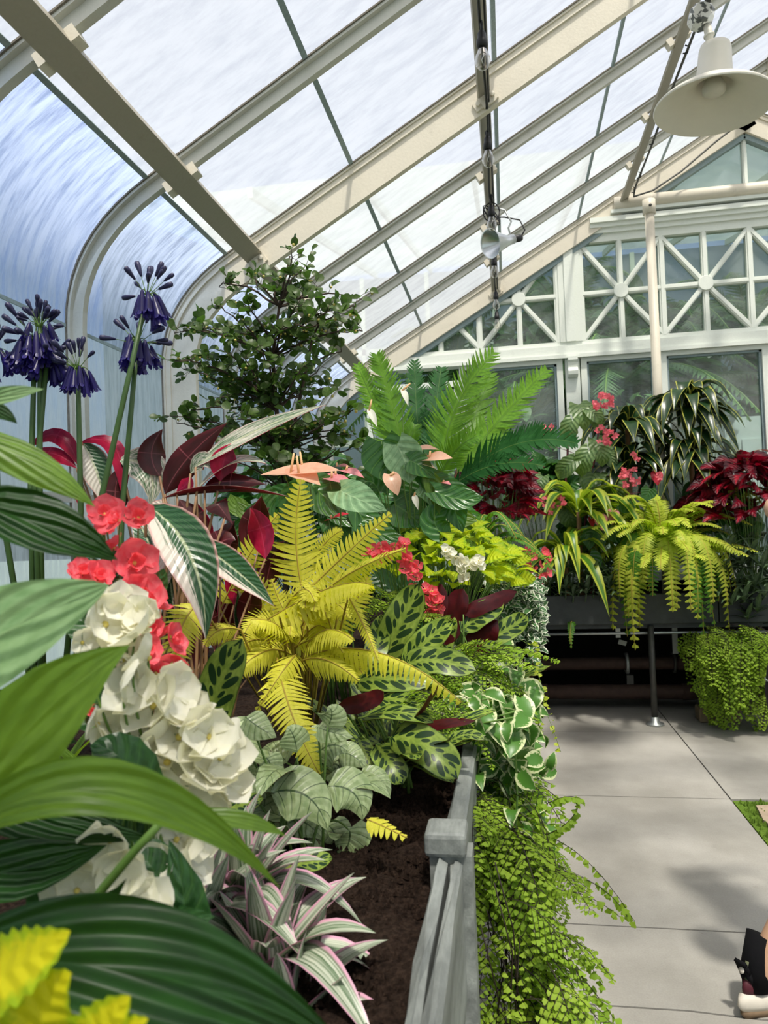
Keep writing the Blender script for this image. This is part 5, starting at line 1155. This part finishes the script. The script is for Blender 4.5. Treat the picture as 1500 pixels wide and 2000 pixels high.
# strings trailing at maidenhair edge
lt = r_
for pts in ([(1000, 1640, 1.75), (1090, 1620, 1.7), (1135, 1560, 1.68)], [(1010, 1630, 1.75), (1120, 1660, 1.7), (1240, 1800, 1.66)], [(1030, 1690, 1.7), (1150, 1720, 1.66), (1225, 1790, 1.64)], [(1040, 1770, 1.65), (1110, 1740, 1.62), (1210, 1790, 1.6)], [(1020, 1600, 1.75), (1090, 1560, 1.7), (1135, 1562, 1.68)], [(1080, 1850, 1.6), (1130, 1900, 1.58), (1200, 1990, 1.55)], [(1060, 1830, 1.6), (1120, 1850, 1.58), (1180, 1930, 1.55)]):
    q = [P(*p) for p in pts]; c = q[1]*2-(q[0]+q[2])*.5; s = MB(); stem(s, q, .0013, 4); mb = MB()
    for j in range(26):
        f = .15+.85*j/25; p = q[0]*(1-f)**2+c*2*f*(1-f)+q[2]*f*f; F_ = frame(p, unit(Vector((U(-1, 1), U(-1, 1), -.7))), Vector((U(-.4, .4), -.5, .8)), U(.013, .020)); mb.add([F_ @ Vector(v) for v in vs], [(0, a+1, a+2) for a in range(6)], [(.5, .3)]*8)
    o = part('frond', mb, M_maiden, lt); part('stalk', s, M_stemdk, o)
# ------------------------------------------------------------------ end planter
RC = [unitleaf('leaf', M_rcoleus, 'ovate', w, .3, .15, 12, 2, serr=.07, wave=.03) for w in (.62, .72)]
RCD = [unitleaf('leaf', M_rcoleusdk, 'ovate', w, .3, .15, 12, 2, serr=.07, wave=.03) for w in (.62, .72)]
mound('red_coleus', 'dark crimson coleus at the corner beside the lime striped plant', 'plant', tuple(P(968, 985, 4.8)), (.25, .26, .36), 160, RCD+RC[:1], .17, .6, .4)
mound('red_coleus', 'glossy crimson coleus at the right edge beside the visitor', 'plant', tuple(P(1462, 985, 5.65)), (.36, .30, .36), 200, RC+RCD, .19, .6, .4)
cb2 = root('coral_begonia', (.10, 5.25, SZ-.03), 'coral begonia low at the corner below the dark crimson coleus', 'flowering plant')
cluster(cb2, [(1015+U(-5, 5)+x, 1070+y+U(-4, 4)) for x, y in ((0, 5), (12, 12), (20, 5), (5, 22), (28, 18), (45, 5), (52, 10), (58, 20), (0, 35), (15, 38), (28, 42), (42, 38), (50, 46), (20, 56), (35, 60), (48, 62), (38, 72), (8, 48), (60, 32))], 5.1, .035, PE_coral, 4)
for i in range(12): p = P(1020+U(0, 50), 1080+U(0, 60), 5.15); mb = MB(); d = rdir(U(0, 6), .2); leaf3(mb, p, p+d*.04, p+d*.08, .06, toward(p), 'heart', .1, 6, 2, lobe=.1); part('leaf', mb, M_begl, cb2)
def straps(name, label, c, n, L, w, mat, elr, drp, k='lance', hero_=()):
    c = Vector(c); rt = root(name, (c.x, c.y, SZ-.03), label, 'plant'); s = MB(); s.tube([org(rt), c], .018, 7); part('cane', s, M_stemtan, rt)
    for i in range(n):
        az = i*2.4+U(-.3, .3); el = U(*elr); l = L*U(.75, 1.15); d = rdir(az, el); h = rdir(az, 0); b0 = c+h*.015+Vector((0, 0, U(-.05, .05)))
        m_ = b0+d*l*.55+h*l*.06; t_ = b0+d*l*.7+h*l*.35-Vector((0, 0, l*drp*U(.4, 1.1))); mb = MB(); leaf3(mb, b0, m_, t_, w*U(.8, 1.15), Vector((-h.x*.4, -h.y*.4-.15, 1)), k, .25, 9, 2, ph=0); part('leaf', mb, mat, rt)
    return rt
straps('striped_dracaena', 'lime striped strap-leaved plant under the cane begonia', tuple(P(1130, 1000, 5.6)), 38, .46, .09, M_striped, (-.1, 1.2), .7)
straps('striped_dracaena', 'drooping lime striped strap plant at the front of the end planter', tuple(P(1105, 1080, 5.5)), 26, .38, .085, M_striped, (-.3, .8), .8)
for i, (x, y, z, n, lab) in enumerate(((*P(1225, 840, 5.95), 38, 'yellow-edged dark dracaena left of the white post'), (*P(1345, 800, 5.93), 50, 'tall yellow-edged dark dracaena right of the white post'), (*P(1350, 890, 5.9), 44, 'lower yellow-edged dracaena head right of the white post'), (*P(1225, 915, 5.92), 36, 'lower yellow-edged dracaena head left of the white post'))):
    straps('edged_dracaena', lab, (x, y, z), n, .34, .11, M_drac, (-.5, 1.3), .75)
straps('bronze_cordyline', 'bronze cordyline with stiff pointed leaves above the right-hand coleus', (2.12, 5.98, 1.78), 26, .50, .05, M_cordy, (.0, 1.3), .15)
# cane begonia
cg = root('cane_begonia', (.62, 5.78, SZ-.03), 'tall cane begonia with lobed leaves and pink flower clusters left of the white post', 'flowering plant')
CBL = [unitleaf('leaf', M_caneb, 'heart', w, .35, .15, 12, 3, lobe=.22, serr=.06, wave=.04) for w in (.75, .85)]
for pts in ([(1130, 1050), (1105, 940), (1110, 860), (1125, 800)], [(1140, 1050), (1150, 950), (1165, 880), (1170, 830)], [(1150, 1060), (1190, 980), (1210, 900)]):
    s = MB(); q = [org(cg)]+[P(x, y, 5.78) for x, y in pts]; s.tube(q, [.012, .010, .009, .007, .005][:len(q)], 6); part('cane', s, M_stemred, cg)
for x, y, dx, dy, L in ((1130, 790, .3, 1, 64), (1118, 820, -.2, 1, 60), (1165, 860, .3, 1, 60), (1150, 880, -.4, 1, 64), (1192, 880, .2, 1, 50), (1165, 920, -.5, .8, 70), (1195, 930, .4, 1, 66), (1130, 960, -.2, 1, 56), (1090, 960, -.5, .8, 60), (1150, 800, .7, .7, 44), (1165, 815, .3, 1, 40), (1060, 930, -.3, 1, 50), (1175, 990, .1, 1, 50), (1040, 900, -.5, 1, 50), (1105, 985, .3, 1, 60), (1120, 900, -.8, .8, 56)):
    p = P(x, y, 5.72+U(-.1, .1)); d = P(x+dx*40, y+dy*40, 5.68)-p; inst('leaf', rnd.choice(CBL), cg, frame(p, d, unit(toward(p, .25)+Vector((U(-.3, .3), 0, U(-.2, .2)))), pxw(L*.85, 5.7)))
PE_pk = [petalmesh(M_pinkfl, .9, .3)]
for x, y, n, r in ((1178, 783, 26, 18), (1182, 848, 24, 20), (1068, 843, 18, 13), (1080, 985, 20, 22), (1230, 932, 22, 20), (1240, 890, 5, 8), (1285, 930, 4, 6)):
    q0 = P(x, y+30, 5.75); s = MB(); stem(s, (P(1150, y+60, 5.8), (P(1150, y+60, 5.8)+q0)*.5+Vector((0, 0, .03)), q0), .003); part('flower_stalk', s, M_stemred, cg)
    for i in range(n):
        a = U(0, 6.28); rr = math.sqrt(U(0, 1)); p = P(x+rr*math.cos(a)*r*1.1, y+rr*math.sin(a)*r, (5.35 if y > 960 or x < 1070 else 5.6)+U(-.06, .06)); mb = MB(); n_ = unit(toward(p, .2)+Vector((U(-.6, .6), U(-.3, .3), U(-.6, .4))))
        F_ = frame(p, rdir(U(0, 6), U(-1, 1)), n_, 1)
        for j in range(4): d = F_.to_3x3() @ Vector((math.cos(j*1.57), math.sin(j*1.57), .3)); leaf3(mb, p, p+d*.012, p+d*.024, .020, n_, 'obov', .2, 3, 1)
        part('flower', mb, M_pinkfl, cg)
# lime boston fern
bf = fernclump('huge lime Boston fern spilling over the front of the end planter', tuple(P(1295, 1062, 5.55)), 70, .56, .14, M_gfern, (-.2, 1.4), (0, 6.28), .28, 'boston_fern', 28, taper=.4, fill=.9)
c0 = P(1295, 1070, 5.5)
for i in range(36):
    az = U(-2.9, -.2); h = rdir(az, 0); l = U(.4, .75); b0 = c0+h*.05; m_ = b0+h*U(.16, .30)+Vector((0, 0, U(-.02, .10))); t_ = m_+h*U(.02, .12)+Vector((0, 0, -l*U(.6, 1.0))); mb = MB(); pts = frond3(mb, b0, m_, t_, U(.14, .18), unit(h+Vector((0, -.3, .5))), 32, fill=.85, taper=.3); o = part('frond', mb, rnd.choice((M_gfern, M_gfern, M_dfern)), bf); s = MB(); s.tube(pts, .002, 4); part('rachis', s, M_rachis, o)
fernclump('small lime fern behind the boston fern against the crimson coleus', (1.72, 5.95, 1.50), 10, .34, .09, M_gfern, (.3, 1.3))
fernclump('dark green fern left of the boston fern', (.88, 5.75, 1.25), 18, .36, .08, M_dfern)
# little anthuriums
pa = root('pink_anthurium', (.85, 5.55, SZ-.03), 'small anthurium with two pale pink heart spathes beside the boston fern', 'flowering plant')
for a in ((1174, 1020, 5.4, 30, M_pink, (0, -1, .3), (.2, 1), (10, 2)), (1197, 1010, 5.42, 28, M_pink, (0, -1, .3), (-.1, 1), (6, -6)), (1156, 1021, 5.45, 18, M_redsp, (.5, -1, .3), (.2, 1), (4, -4)), (1283, 934, 5.7, 26, M_redsp, (0, -1, .3), (.1, 1), (-6, -8))): spathe(pa, *a)
for b, m, t, w in (((1150, 1085), (1155, 1100), (1160, 1128), 42), ((1165, 1040), (1172, 1050), (1180, 1066), 34), ((1200, 1030), (1205, 1045), (1225, 1060), 36), ((1140, 1040), (1150, 1050), (1150, 1075), 36), ((1270, 955), (1265, 965), (1255, 980), 30), ((1210, 985), (1225, 990), (1240, 1000), 30)): hero(pa, 'leaf', b, m, t, w, 5.45, k='heart', mats=M_anth, lobe=.2, cup=.15, stemto=base(pa, .05))
# dark pointed-leaf ground cover
DT = [unitleaf('leaf', M_dtrad, 'lance', .20, d, .3, 6, 1) for d in (.1, .3)]
def rosettes(label, cs, L=.14):
    rt = root('dark_rhoeo', (cs[0][0], cs[0][1], SZ-.03), label, 'plant'); s = MB()
    for c in cs:
        c = Vector(c); s.tube([Vector((c.x, min(c.y+.05, 6.2) if c.y > 5.45 else 5.5, SZ-.03)), c], .006, 5)
        for i in range(10): az = i*2.4+U(-.2, .2); el = 1.2-1.3*i/10; d = rdir(az, el); inst('leaf', rnd.choice(DT), rt, frame(c, d, Vector((-d.x, -d.y, 1.1)), L*U(.8, 1.2)))
    part('stems', s, M_dtrad, rt)
rosettes('dark pointed-leaf rosettes at the front of the end planter left of the boston fern', [P(x, y, 5.37+U(-.03, .03)) for x, y in ((1105, 1150), (1130, 1125), (1145, 1160), (1160, 1135), (1175, 1165), (1190, 1150), (1120, 1165), (1095, 1135), (1210, 1165))], .17)
rosettes('dark pointed-leaf rosettes at the right end of the planter under the crimson coleus', [P(x, y, 5.37+U(-.05, .05)) for x, y in ((1425, 1075), (1450, 1105), (1470, 1085), (1490, 1110), (1440, 1140), (1475, 1145), (1495, 1165), (1455, 1175), (1420, 1115), (1400, 1130), (1480, 1195), (1430, 1180), (1510, 1130), (1530, 1100), (1405, 1165), (1460, 1210))], .17)
so_ = fernclump('single small fern leaf drooping below the end planter', (.43, 5.46, .73), 2, .15, .07, M_dfern, (-.3, .0), (-2.0, -1.2), .9, 'sprig_fern', 14, .7)
# dark broad-leaved fillers that close the beds
HL_ = [unitleaf('leaf', M_anth, 'heart', w, .35, .15, 6, 2, lobe=.15) for w in (.7, .8)]
LL_ = [unitleaf('leaf', M_dtrad, 'lance', .26, .35, .2, 6, 1)]
for i, (c, r, n, ms, sz, lab) in enumerate((
    (P(1060, 985, 5.95), (.26, .16, .36), 90, HL_, .16, 'dark heart-leaved plant between the corner coleus and the striped dracaena'),
    (P(1175, 1040, 5.95), (.26, .18, .34), 90, HL_, .15, 'dark heart-leaved plant behind the small pink anthurium'),
    (P(1395, 1030, 6.0), (.28, .16, .36), 90, HL_, .16, 'dark heart-leaved plant between the boston fern and the right coleus'),
    (P(1110, 1120, 5.62), (.34, .10, .20), 90, LL_, .17, 'low dark lance-leaved plant behind the front panel of the end planter'),
    (P(1480, 1110, 5.7), (.36, .14, .26), 90, LL_, .18, 'low dark lance-leaved plant under the right coleus'),
    (P(815, 1040, 3.7), (.30, .3, .22), 100, HL_, .14, 'dark heart-leaved plant in front of the cycad trunk'),
    (P(640, 1080, 3.1), (.36, .3, .22), 110, HL_, .14, 'dark heart-leaved plant behind the golden fern'),
    (P(560, 990, 3.6), (.36, .3, .30), 90, HL_, .15, 'dark heart-leaved plant under the fig shrub'))):
    mound('heart_leaf_plant' if ms is HL_ else 'lance_leaf_plant', lab, 'plant', tuple(c), r, n, ms, sz, keep=60, fmat=M_anth if ms is HL_ else M_dtrad)
# ------------------------------------------------------------------ visitor at the right edge
X, Y0 = 1.03, 2.32     # body axis; turned half right, away from the viewer
FD, LD = Vector((.766, .643, 0)), Vector((-.643, .766, 0))
def W3(a, f, z): return tuple(Vector((X, Y0, z))+LD*a+FD*f)
pr_ = root('person', (X, Y0, 0), 'visitor cut by the right edge, bare bent elbow, navy top, black socks', 'person')
N = NT('skin'); M_skin = N.surf(N.princ(N.bright('#d8ac8c', N.noise(scale=30)*.1+.95), .55, .35))
M_navy = simple('navy_cloth', '#1b1f2b', .8, .2, 0, 80, .2); M_blackc = simple('black_knit', '#121214', .9, .1, 0, 120, .3); M_hair = simple('brown_hair', '#3a2a1e', .6, .3, 0, 60, .3)
def skinmesh(name, verts, edges, mat, parent, rootv=0, lv=2):
    me = bpy.data.meshes.new(name); og = org(parent); me.from_pydata([Vector(v[0])-og for v in verts], edges, []); o = bpy.data.objects.new(name, me); COL.objects.link(o); o.parent = parent
    md = o.modifiers.new('skin', 'SKIN'); md.use_smooth_shade = True
    if not me.skin_vertices: bpy.context.view_layer.objects.active = o; bpy.ops.mesh.customdata_skin_add()
    sv = me.skin_vertices[0].data
    for i, v in enumerate(verts): r = v[1]; sv[i].radius = r if isinstance(r, tuple) else (r, r); sv[i].use_root = (i == rootv)
    s = o.modifiers.new('sub', 'SUBSURF'); s.levels = lv; s.render_levels = lv; me.materials.append(mat); ORG[o.name] = og; return o
AN_L, AN_R = Vector((.660, 2.325, .10)), Vector((1.20, 2.40, .10))
HL = Vector(W3(.09, 0, .88))
bv = [(W3(0, 0, .95), .12), (W3(0, 0, 1.10), .105), (W3(0, 0, 1.28), .115), (W3(0, .01, 1.42), .09), (W3(0, .02, 1.52), .052), (W3(0, .03, 1.60), .072), (W3(0, .04, 1.70), .085), (W3(0, .03, 1.77), .055),
      (tuple(HL), .085), ((.88, 2.34, .50), .058), ((.775, 2.325, .30), .052), (tuple(AN_L), .036), (tuple(AN_L+Vector((.08, .06, -.045))), .035),
      (W3(-.09, 0, .88), .085), ((1.16, 2.33, .50), .058), ((1.19, 2.36, .30), .052), (tuple(AN_R), .036), (tuple(AN_R+Vector((.10, .03, -.045))), .035),
      (W3(.15, 0, 1.42), .052), (W3(.24, .0, 1.44), .043), (W3(.315, .03, 1.478), .040), (W3(.20, .17, 1.56), .030), (W3(.12, .24, 1.62), .026),
      (W3(-.15, 0, 1.42), .052), (W3(-.24, .0, 1.44), .043), (W3(-.315, .03, 1.478), .040), (W3(-.20, .17, 1.56), .030), (W3(-.12, .24, 1.62), .026)]
be_ = [(0, 1), (1, 2), (2, 3), (3, 4), (4, 5), (5, 6), (6, 7), (0, 8), (8, 9), (9, 10), (10, 11), (11, 12), (0, 13), (13, 14), (14, 15), (15, 16), (16, 17), (3, 18), (18, 19), (19, 20), (20, 21), (21, 22), (3, 23), (23, 24), (24, 25), (25, 26), (26, 27)]
for s, wi in ((1, 22), (-1, 27)):                      # palms with five fingers each, closed on the phone
    w0 = Vector(bv[wi][0]); pi = len(bv); pc = w0-LD*(s*.012)+FD*.02+Vector((0, 0, .03)); bv.append((tuple(pc), .022)); be_.append((wi, pi))
    for k in range(4):
        i0 = len(bv); q = pc+FD*(.012*(k-1.5))+Vector((0, 0, .026-.005*abs(k-1.5)))
        bv += [(tuple(q), .009), (tuple(q-LD*(s*.014)+Vector((0, 0, .024))), .0085), (tuple(q-LD*(s*.036)+Vector((0, 0, .028))), .0075)]; be_ += [(pi, i0), (i0, i0+1), (i0+1, i0+2)]
    i0 = len(bv); bv += [(tuple(pc-LD*(s*.024)-FD*.02), .010), (tuple(pc-LD*(s*.038)-FD*.022+Vector((0, 0, .024))), .0085)]; be_ += [(pi, i0), (i0, i0+1)]
skinmesh('body', bv, be_, M_skin, pr_, 0)
skinmesh('top', [(W3(0, 0, .96), .135), (W3(0, 0, 1.10), .12), (W3(0, 0, 1.28), .13), (W3(0, 0, 1.40), .11), (W3(0, .01, 1.45), .075), (W3(.10, 0, 1.43), .066), (W3(.20, 0, 1.435), .056), (W3(-.10, 0, 1.43), .066), (W3(-.20, 0, 1.435), .056)], [(0, 1), (1, 2), (2, 3), (3, 4), (3, 5), (5, 6), (3, 7), (7, 8)], M_navy, pr_)
skinmesh('shorts', [(W3(0, 0, .98), .14), (W3(0, 0, .90), .14), (tuple(HL*.75+Vector((.88, 2.31, .50))*.25), .10), (tuple(HL*.3+Vector((.88, 2.31, .50))*.7), .085), (W3(-.10, 0, .78), .10), ((1.15, 2.33, .62), .085)], [(0, 1), (1, 2), (2, 3), (1, 4), (4, 5)], M_navy, pr_)
skinmesh('hair', [(W3(0, 0, 1.70), .098), (W3(0, .01, 1.77), .088), (W3(0, -.035, 1.60), .065), (W3(0, -.05, 1.50), .045)], [(0, 1), (0, 2), (2, 3)], M_hair, pr_)
fc = MB()
def HF(a, f, z): return Vector(W3(a, .04+f, 1.67+z))
for s in (-1, 1):
    fc.lathe([(0, 0), (.013, .001), (.015, .006), (0, .010)], 10, frame(HF(s*.032, .080, .02), LD, FD)); fc.tube([HF(s*.078, .0, .03), HF(s*.092, -.01, .015), HF(s*.082, .0, -.02)], [.008, .012, .008], 6)
fc.tube([HF(0, .082, .015), HF(0, .104, -.02), HF(0, .088, -.03)], [.008, .013, .01], 7); fc.tube([HF(-.024, .075, -.06), HF(0, .084, -.058), HF(.024, .075, -.06)], .006, 6)
part('face', fc, M_skin, pr_)
for an, up_ in ((AN_L, Vector((.03, .02, .11))), (AN_R, Vector((0, 0, .11)))):
    sk = MB(); sk.tube([an-Vector((0, 0, .03)), an+Vector((0, 0, .03)), an+up_], [.038, .039, .044], 14); part('sock', sk, M_blackc, pr_)
ph_ = MB(); ph_.beam(W3(-.085, .285, 1.68), W3(.085, .285, 1.68), FD, .08, .009); solid('phone', ph_, M_blackc, 'dark phone held up by the visitor', 'phone')
# shoes
M_sole = simple('white_rubber_sole', '#cfc8ba', .6, .3, 0, 50, .1); M_olive = simple('olive_canvas', '#5c6048', .8, .2, 0, 90, .2); M_wine = simple('wine_trim', '#4a1a24', .6, .3, 0, 60, .2); M_outs = simple('brown_outsole', '#7a6650', .7, .2, 0, 60, .2)
def shoe(cx, cy, az, label):
    rt = root('shoe', (cx, cy, 0), label, 'shoe', 'pair of running shoes'); R_ = Matrix.Translation((cx, cy, 0)) @ Matrix.Rotation(az, 4, 'Z')
    out = []                                            # foot outline, heel at -y
    for i in range(28):
        a = 2*math.pi*i/28; y = -math.cos(a)*.15; w = .048+.012*(y/.15)-.02*max(0, -y/.15-.6); x = math.sin(a)*w; out.append((x, y))
    def ring(sc, z, rise=0, dy=0): return [R_ @ Vector((x*sc, y*sc+dy, z+rise*max(0, -y)/.15)) for x, y in out]
    def loft(nm, rs, mat, par=rt, lid=True):
        mb = MB(); n = 28; fs = [(k*n+i, k*n+(i+1) % n, (k+1)*n+(i+1) % n, (k+1)*n+i) for k in range(len(rs)-1) for i in range(n)]
        if lid: fs += [tuple(range(n-1, -1, -1)), tuple((len(rs)-1)*n+i for i in range(n))]
        mb.add([v for r in rs for v in r], fs); return part(nm, mb, mat, par)
    loft('outsole', [ring(1.0, .0), ring(1.06, .008, .004), ring(1.06, .016, .008)], M_outs)
    loft('midsole', [ring(1.06, .016, .008), ring(1.14, .028, .010), ring(1.10, .046, .014), ring(.98, .052, .016)], M_sole)
    loft('foxing', [ring(.97, .050, .016), ring(.985, .062, .02), ring(.95, .078, .028)], M_wine)
    loft('upper', [ring(.93, .060, .02), ring(.90, .080, .03), ring(.74, .098, .04, -.02), ring(.52, .112, .045, -.05), ring(.42, .125, .03, -.065)], M_olive, lid=False)
    mb = MB(); a = [R_ @ Vector(v) for v in ((0, -.118, .085), (0, -.135, .125), (0, -.150, .155), (0, -.156, .163))]
    for i in range(len(a)-1): mb.beam(a[i], a[i+1], R_.to_3x3() @ Vector((0, 1, .3)), .034, .010)
    part('heel_tab', mb, M_blackc, rt)
    mb = MB(); mb.lathe([(0, 0), (.009, 0), (.009, .002), (0, .003)], 8, frame(R_ @ Vector((.004, -.155, .140)), R_.to_3x3() @ Vector((1, 0, 0)), R_.to_3x3() @ Vector((0, -1, .4)))); part('tab_mark', mb, M_sole, rt)
    for k in range(4):
        y = -.02+.032*k; mb = MB(); mb.tube([R_ @ Vector((-.026, y, .112-.006*k)), R_ @ Vector((0, y+.008, .122-.009*k)), R_ @ Vector((.026, y, .112-.006*k))], .003, 5); part('lace', mb, M_blackc, rt)
shoe(AN_L.x+.070, AN_L.y+.058, -.9, 'running shoe with pale sole and black heel tab in the bottom right corner')
shoe(AN_R.x+.085, AN_R.y+.02, -1.3, 'other running shoe of the visitor, outside the frame')
# hip bag
bx_, by_ = .795, 2.28
bg_ = root('hip_bag', (bx_, by_, .95), 'dark plum bag hanging at the visitor hip', 'bag'); M_plum = simple('plum_nylon', '#2c1c26', .6, .3, 0, 60, .2)
mb = MB(); mb.lathe([(0, -.13), (.05, -.12), (.075, -.06), (.08, .0), (.072, .07), (.045, .12), (0, .13)], 20, Matrix.Translation((bx_, by_, .94)) @ Matrix.Diagonal((1.0, 1.1, 1, 1))); part('body', mb, M_plum, bg_)
mb = MB(); mb.tube([(bx_-.066, by_-.05, .97), (bx_-.080, by_, .975), (bx_-.066, by_+.05, .97)], .003, 5); part('zip', mb, M_zinc, bg_)
mb = MB(); mb.tube([(bx_+.02, by_, 1.05), (bx_+.10, by_, 1.2), (bx_+.15, by_+.02, 1.38), (bx_+.22, by_+.04, 1.48)], .007, 6); part('strap', mb, M_plum, bg_)
# ------------------------------------------------------------------ next house beyond the end windows
nh = root('palm_house', (2, 10, 0), 'hazy neighbouring palm house seen through the end windows', None, None, 'structure')
b = MB(); b.box(-4, 9, 7.0, 14.5, -.05, 0); part('floor', b, M_conc, nh, False)
for x in np.arange(-4, 9.1, 1.3): b = MB(); b.box(x-.04, x+.04, 14.3, 14.4, 0, 6.5); part('far_mullion', b, M_white, nh, False)
for z in (1.0, 3.2, 5.0): b = MB(); b.box(-4, 9, 14.3, 14.4, z-.06, z+.06); part('far_rail', b, M_white, nh, False)
part('far_glazing', MB().add([(-4, 14.38, 0), (9, 14.38, 0), (9, 14.38, 6.5), (-4, 14.38, 6.5)], [(0, 1, 2, 3)]), M_shadeg, nh, False)
part('roof_glazing', MB().add([(-4, 6.9, 4.9), (9, 6.9, 4.9), (9, 14.4, 6.6), (-4, 14.4, 6.6)], [(0, 1, 2, 3)]), M_shadeg, nh, False)
for x in (-4.02, 9.02): part('side_glazing', MB().add([(x, 6.9, 0), (x, 14.4, 0), (x, 14.4, 6.6), (x, 6.9, 4.9)], [(0, 1, 2, 3)]), M_shadeg, nh, False)
for x in np.arange(-3.5, 9, 1.1): b = MB(); b.beam((x, 6.9, 4.85), (x, 14.4, 6.55), (0, 0, 1), .05, .1); part('roof_bar', b, M_white, nh, False)
dr = root('panel_door', (2.45, 7.6, 0), 'pale blue-grey panelled door standing in the next house', 'door'); M_door = simple('blue_grey_paint', '#a9b8b6', .5, .4, 0, 10, .06)
b = MB(); b.box(2.12, 2.95, 7.6, 7.65, 0, 2.42); part('slab', b, M_door, dr, False)
for z0, z1 in ((.2, 1.0), (1.25, 2.2)):
    b = MB(); b.box(2.27, 2.82, 7.585, 7.605, z0, z1); part('panel', b, M_door, dr, False)
M_palmbg = LM('far_palm_leaf', F_plain('#3f6238', '#5d8250'), .35, .5, .3)
def palm(c, h, n, L, label, w=.55):
    rt = root('indoor_palm', (c[0], c[1], 0), label, 'palm'); top = Vector((c[0], c[1], h)); s = MB(); s.tube([org(rt), (org(rt)+top)*.5+Vector((.05, 0, 0)), top], [.10, .08, .06], 9); part('trunk', s, M_bark, rt)
    for i in range(n):
        az = i*2.4+U(-.2, .2); el = U(.1, 1.3); h_ = rdir(az, 0); d = rdir(az, el); b0 = top; m_ = b0+d*L*.55; t_ = b0+d*L*.7+h_*L*.3-Vector((0, 0, L*U(.1, .5))); mb = MB(); pts = frond3(mb, b0, m_, t_, w, unit(Vector((-h_.x*.4, -h_.y*.4, 1))), 30, .5, .6, .25, nseg=1); o = part('frond', mb, M_palmbg, rt); q = MB(); q.tube(pts, .010, 4); part('rachis', q, M_stem, o)
palm((.2, 8.3), 2.2, 20, 1.5, 'palm behind the window nearest the cycad')
palm((1.25, 8.6), 2.9, 22, 1.6, 'tall palm behind the narrow window left of the white post')
palm((2.1, 9.8), 3.2, 22, 1.7, 'tall palm behind the wide window right of the white post')
palm((-.6, 9.2), 3.0, 20, 1.7, 'palm in the next house beyond the left gable corner')
palm((1.7, 8.0), 1.2, 16, 1.1, 'low palm just behind the wide window')
palm((.9, 10.5), 4.0, 20, 1.8, 'tallest palm at the back of the next house')
palm((3.3, 10.5), 3.6, 20, 1.8, 'palm far right in the next house')
BL = [unitleaf('leaf', M_palmbg, 'ovate', .5, .2, .2, 5, 1)]
for i, (x, y, z, h) in enumerate(((-.9, 7.6, 1.5, .9), (-.3, 7.3, 1.4, .8), (.2, 7.5, 1.6, 1.0), (.75, 7.4, 1.5, .9), (1.25, 7.7, 1.7, 1.1), (1.7, 7.4, 1.3, .7), (.5, 9.0, 2.6, 1.3), (1.6, 9.2, 2.9, 1.3), (-.4, 10, 2.8, 1.5), (2.6, 10.6, 3.0, 1.4), (1.0, 11.5, 3.6, 1.6))):
    mound('leafy_shrub', ('leafy shrub close behind the end windows, %s from the left' % ('first', 'second', 'third', 'fourth', 'fifth', 'sixth')[i]) if i < 6 else ('dense dark tree deep in the next house, ' + ('above the cycad', 'behind the wide window', 'farthest left', 'farthest right', 'highest behind the white post')[i-6]), 'shrub', (x, y, z), (.42 if i < 6 else .9, .35, h), 160 if i < 6 else 420, BL, .20 if i < 6 else .34, keep=0, fmat=M_palmbg)
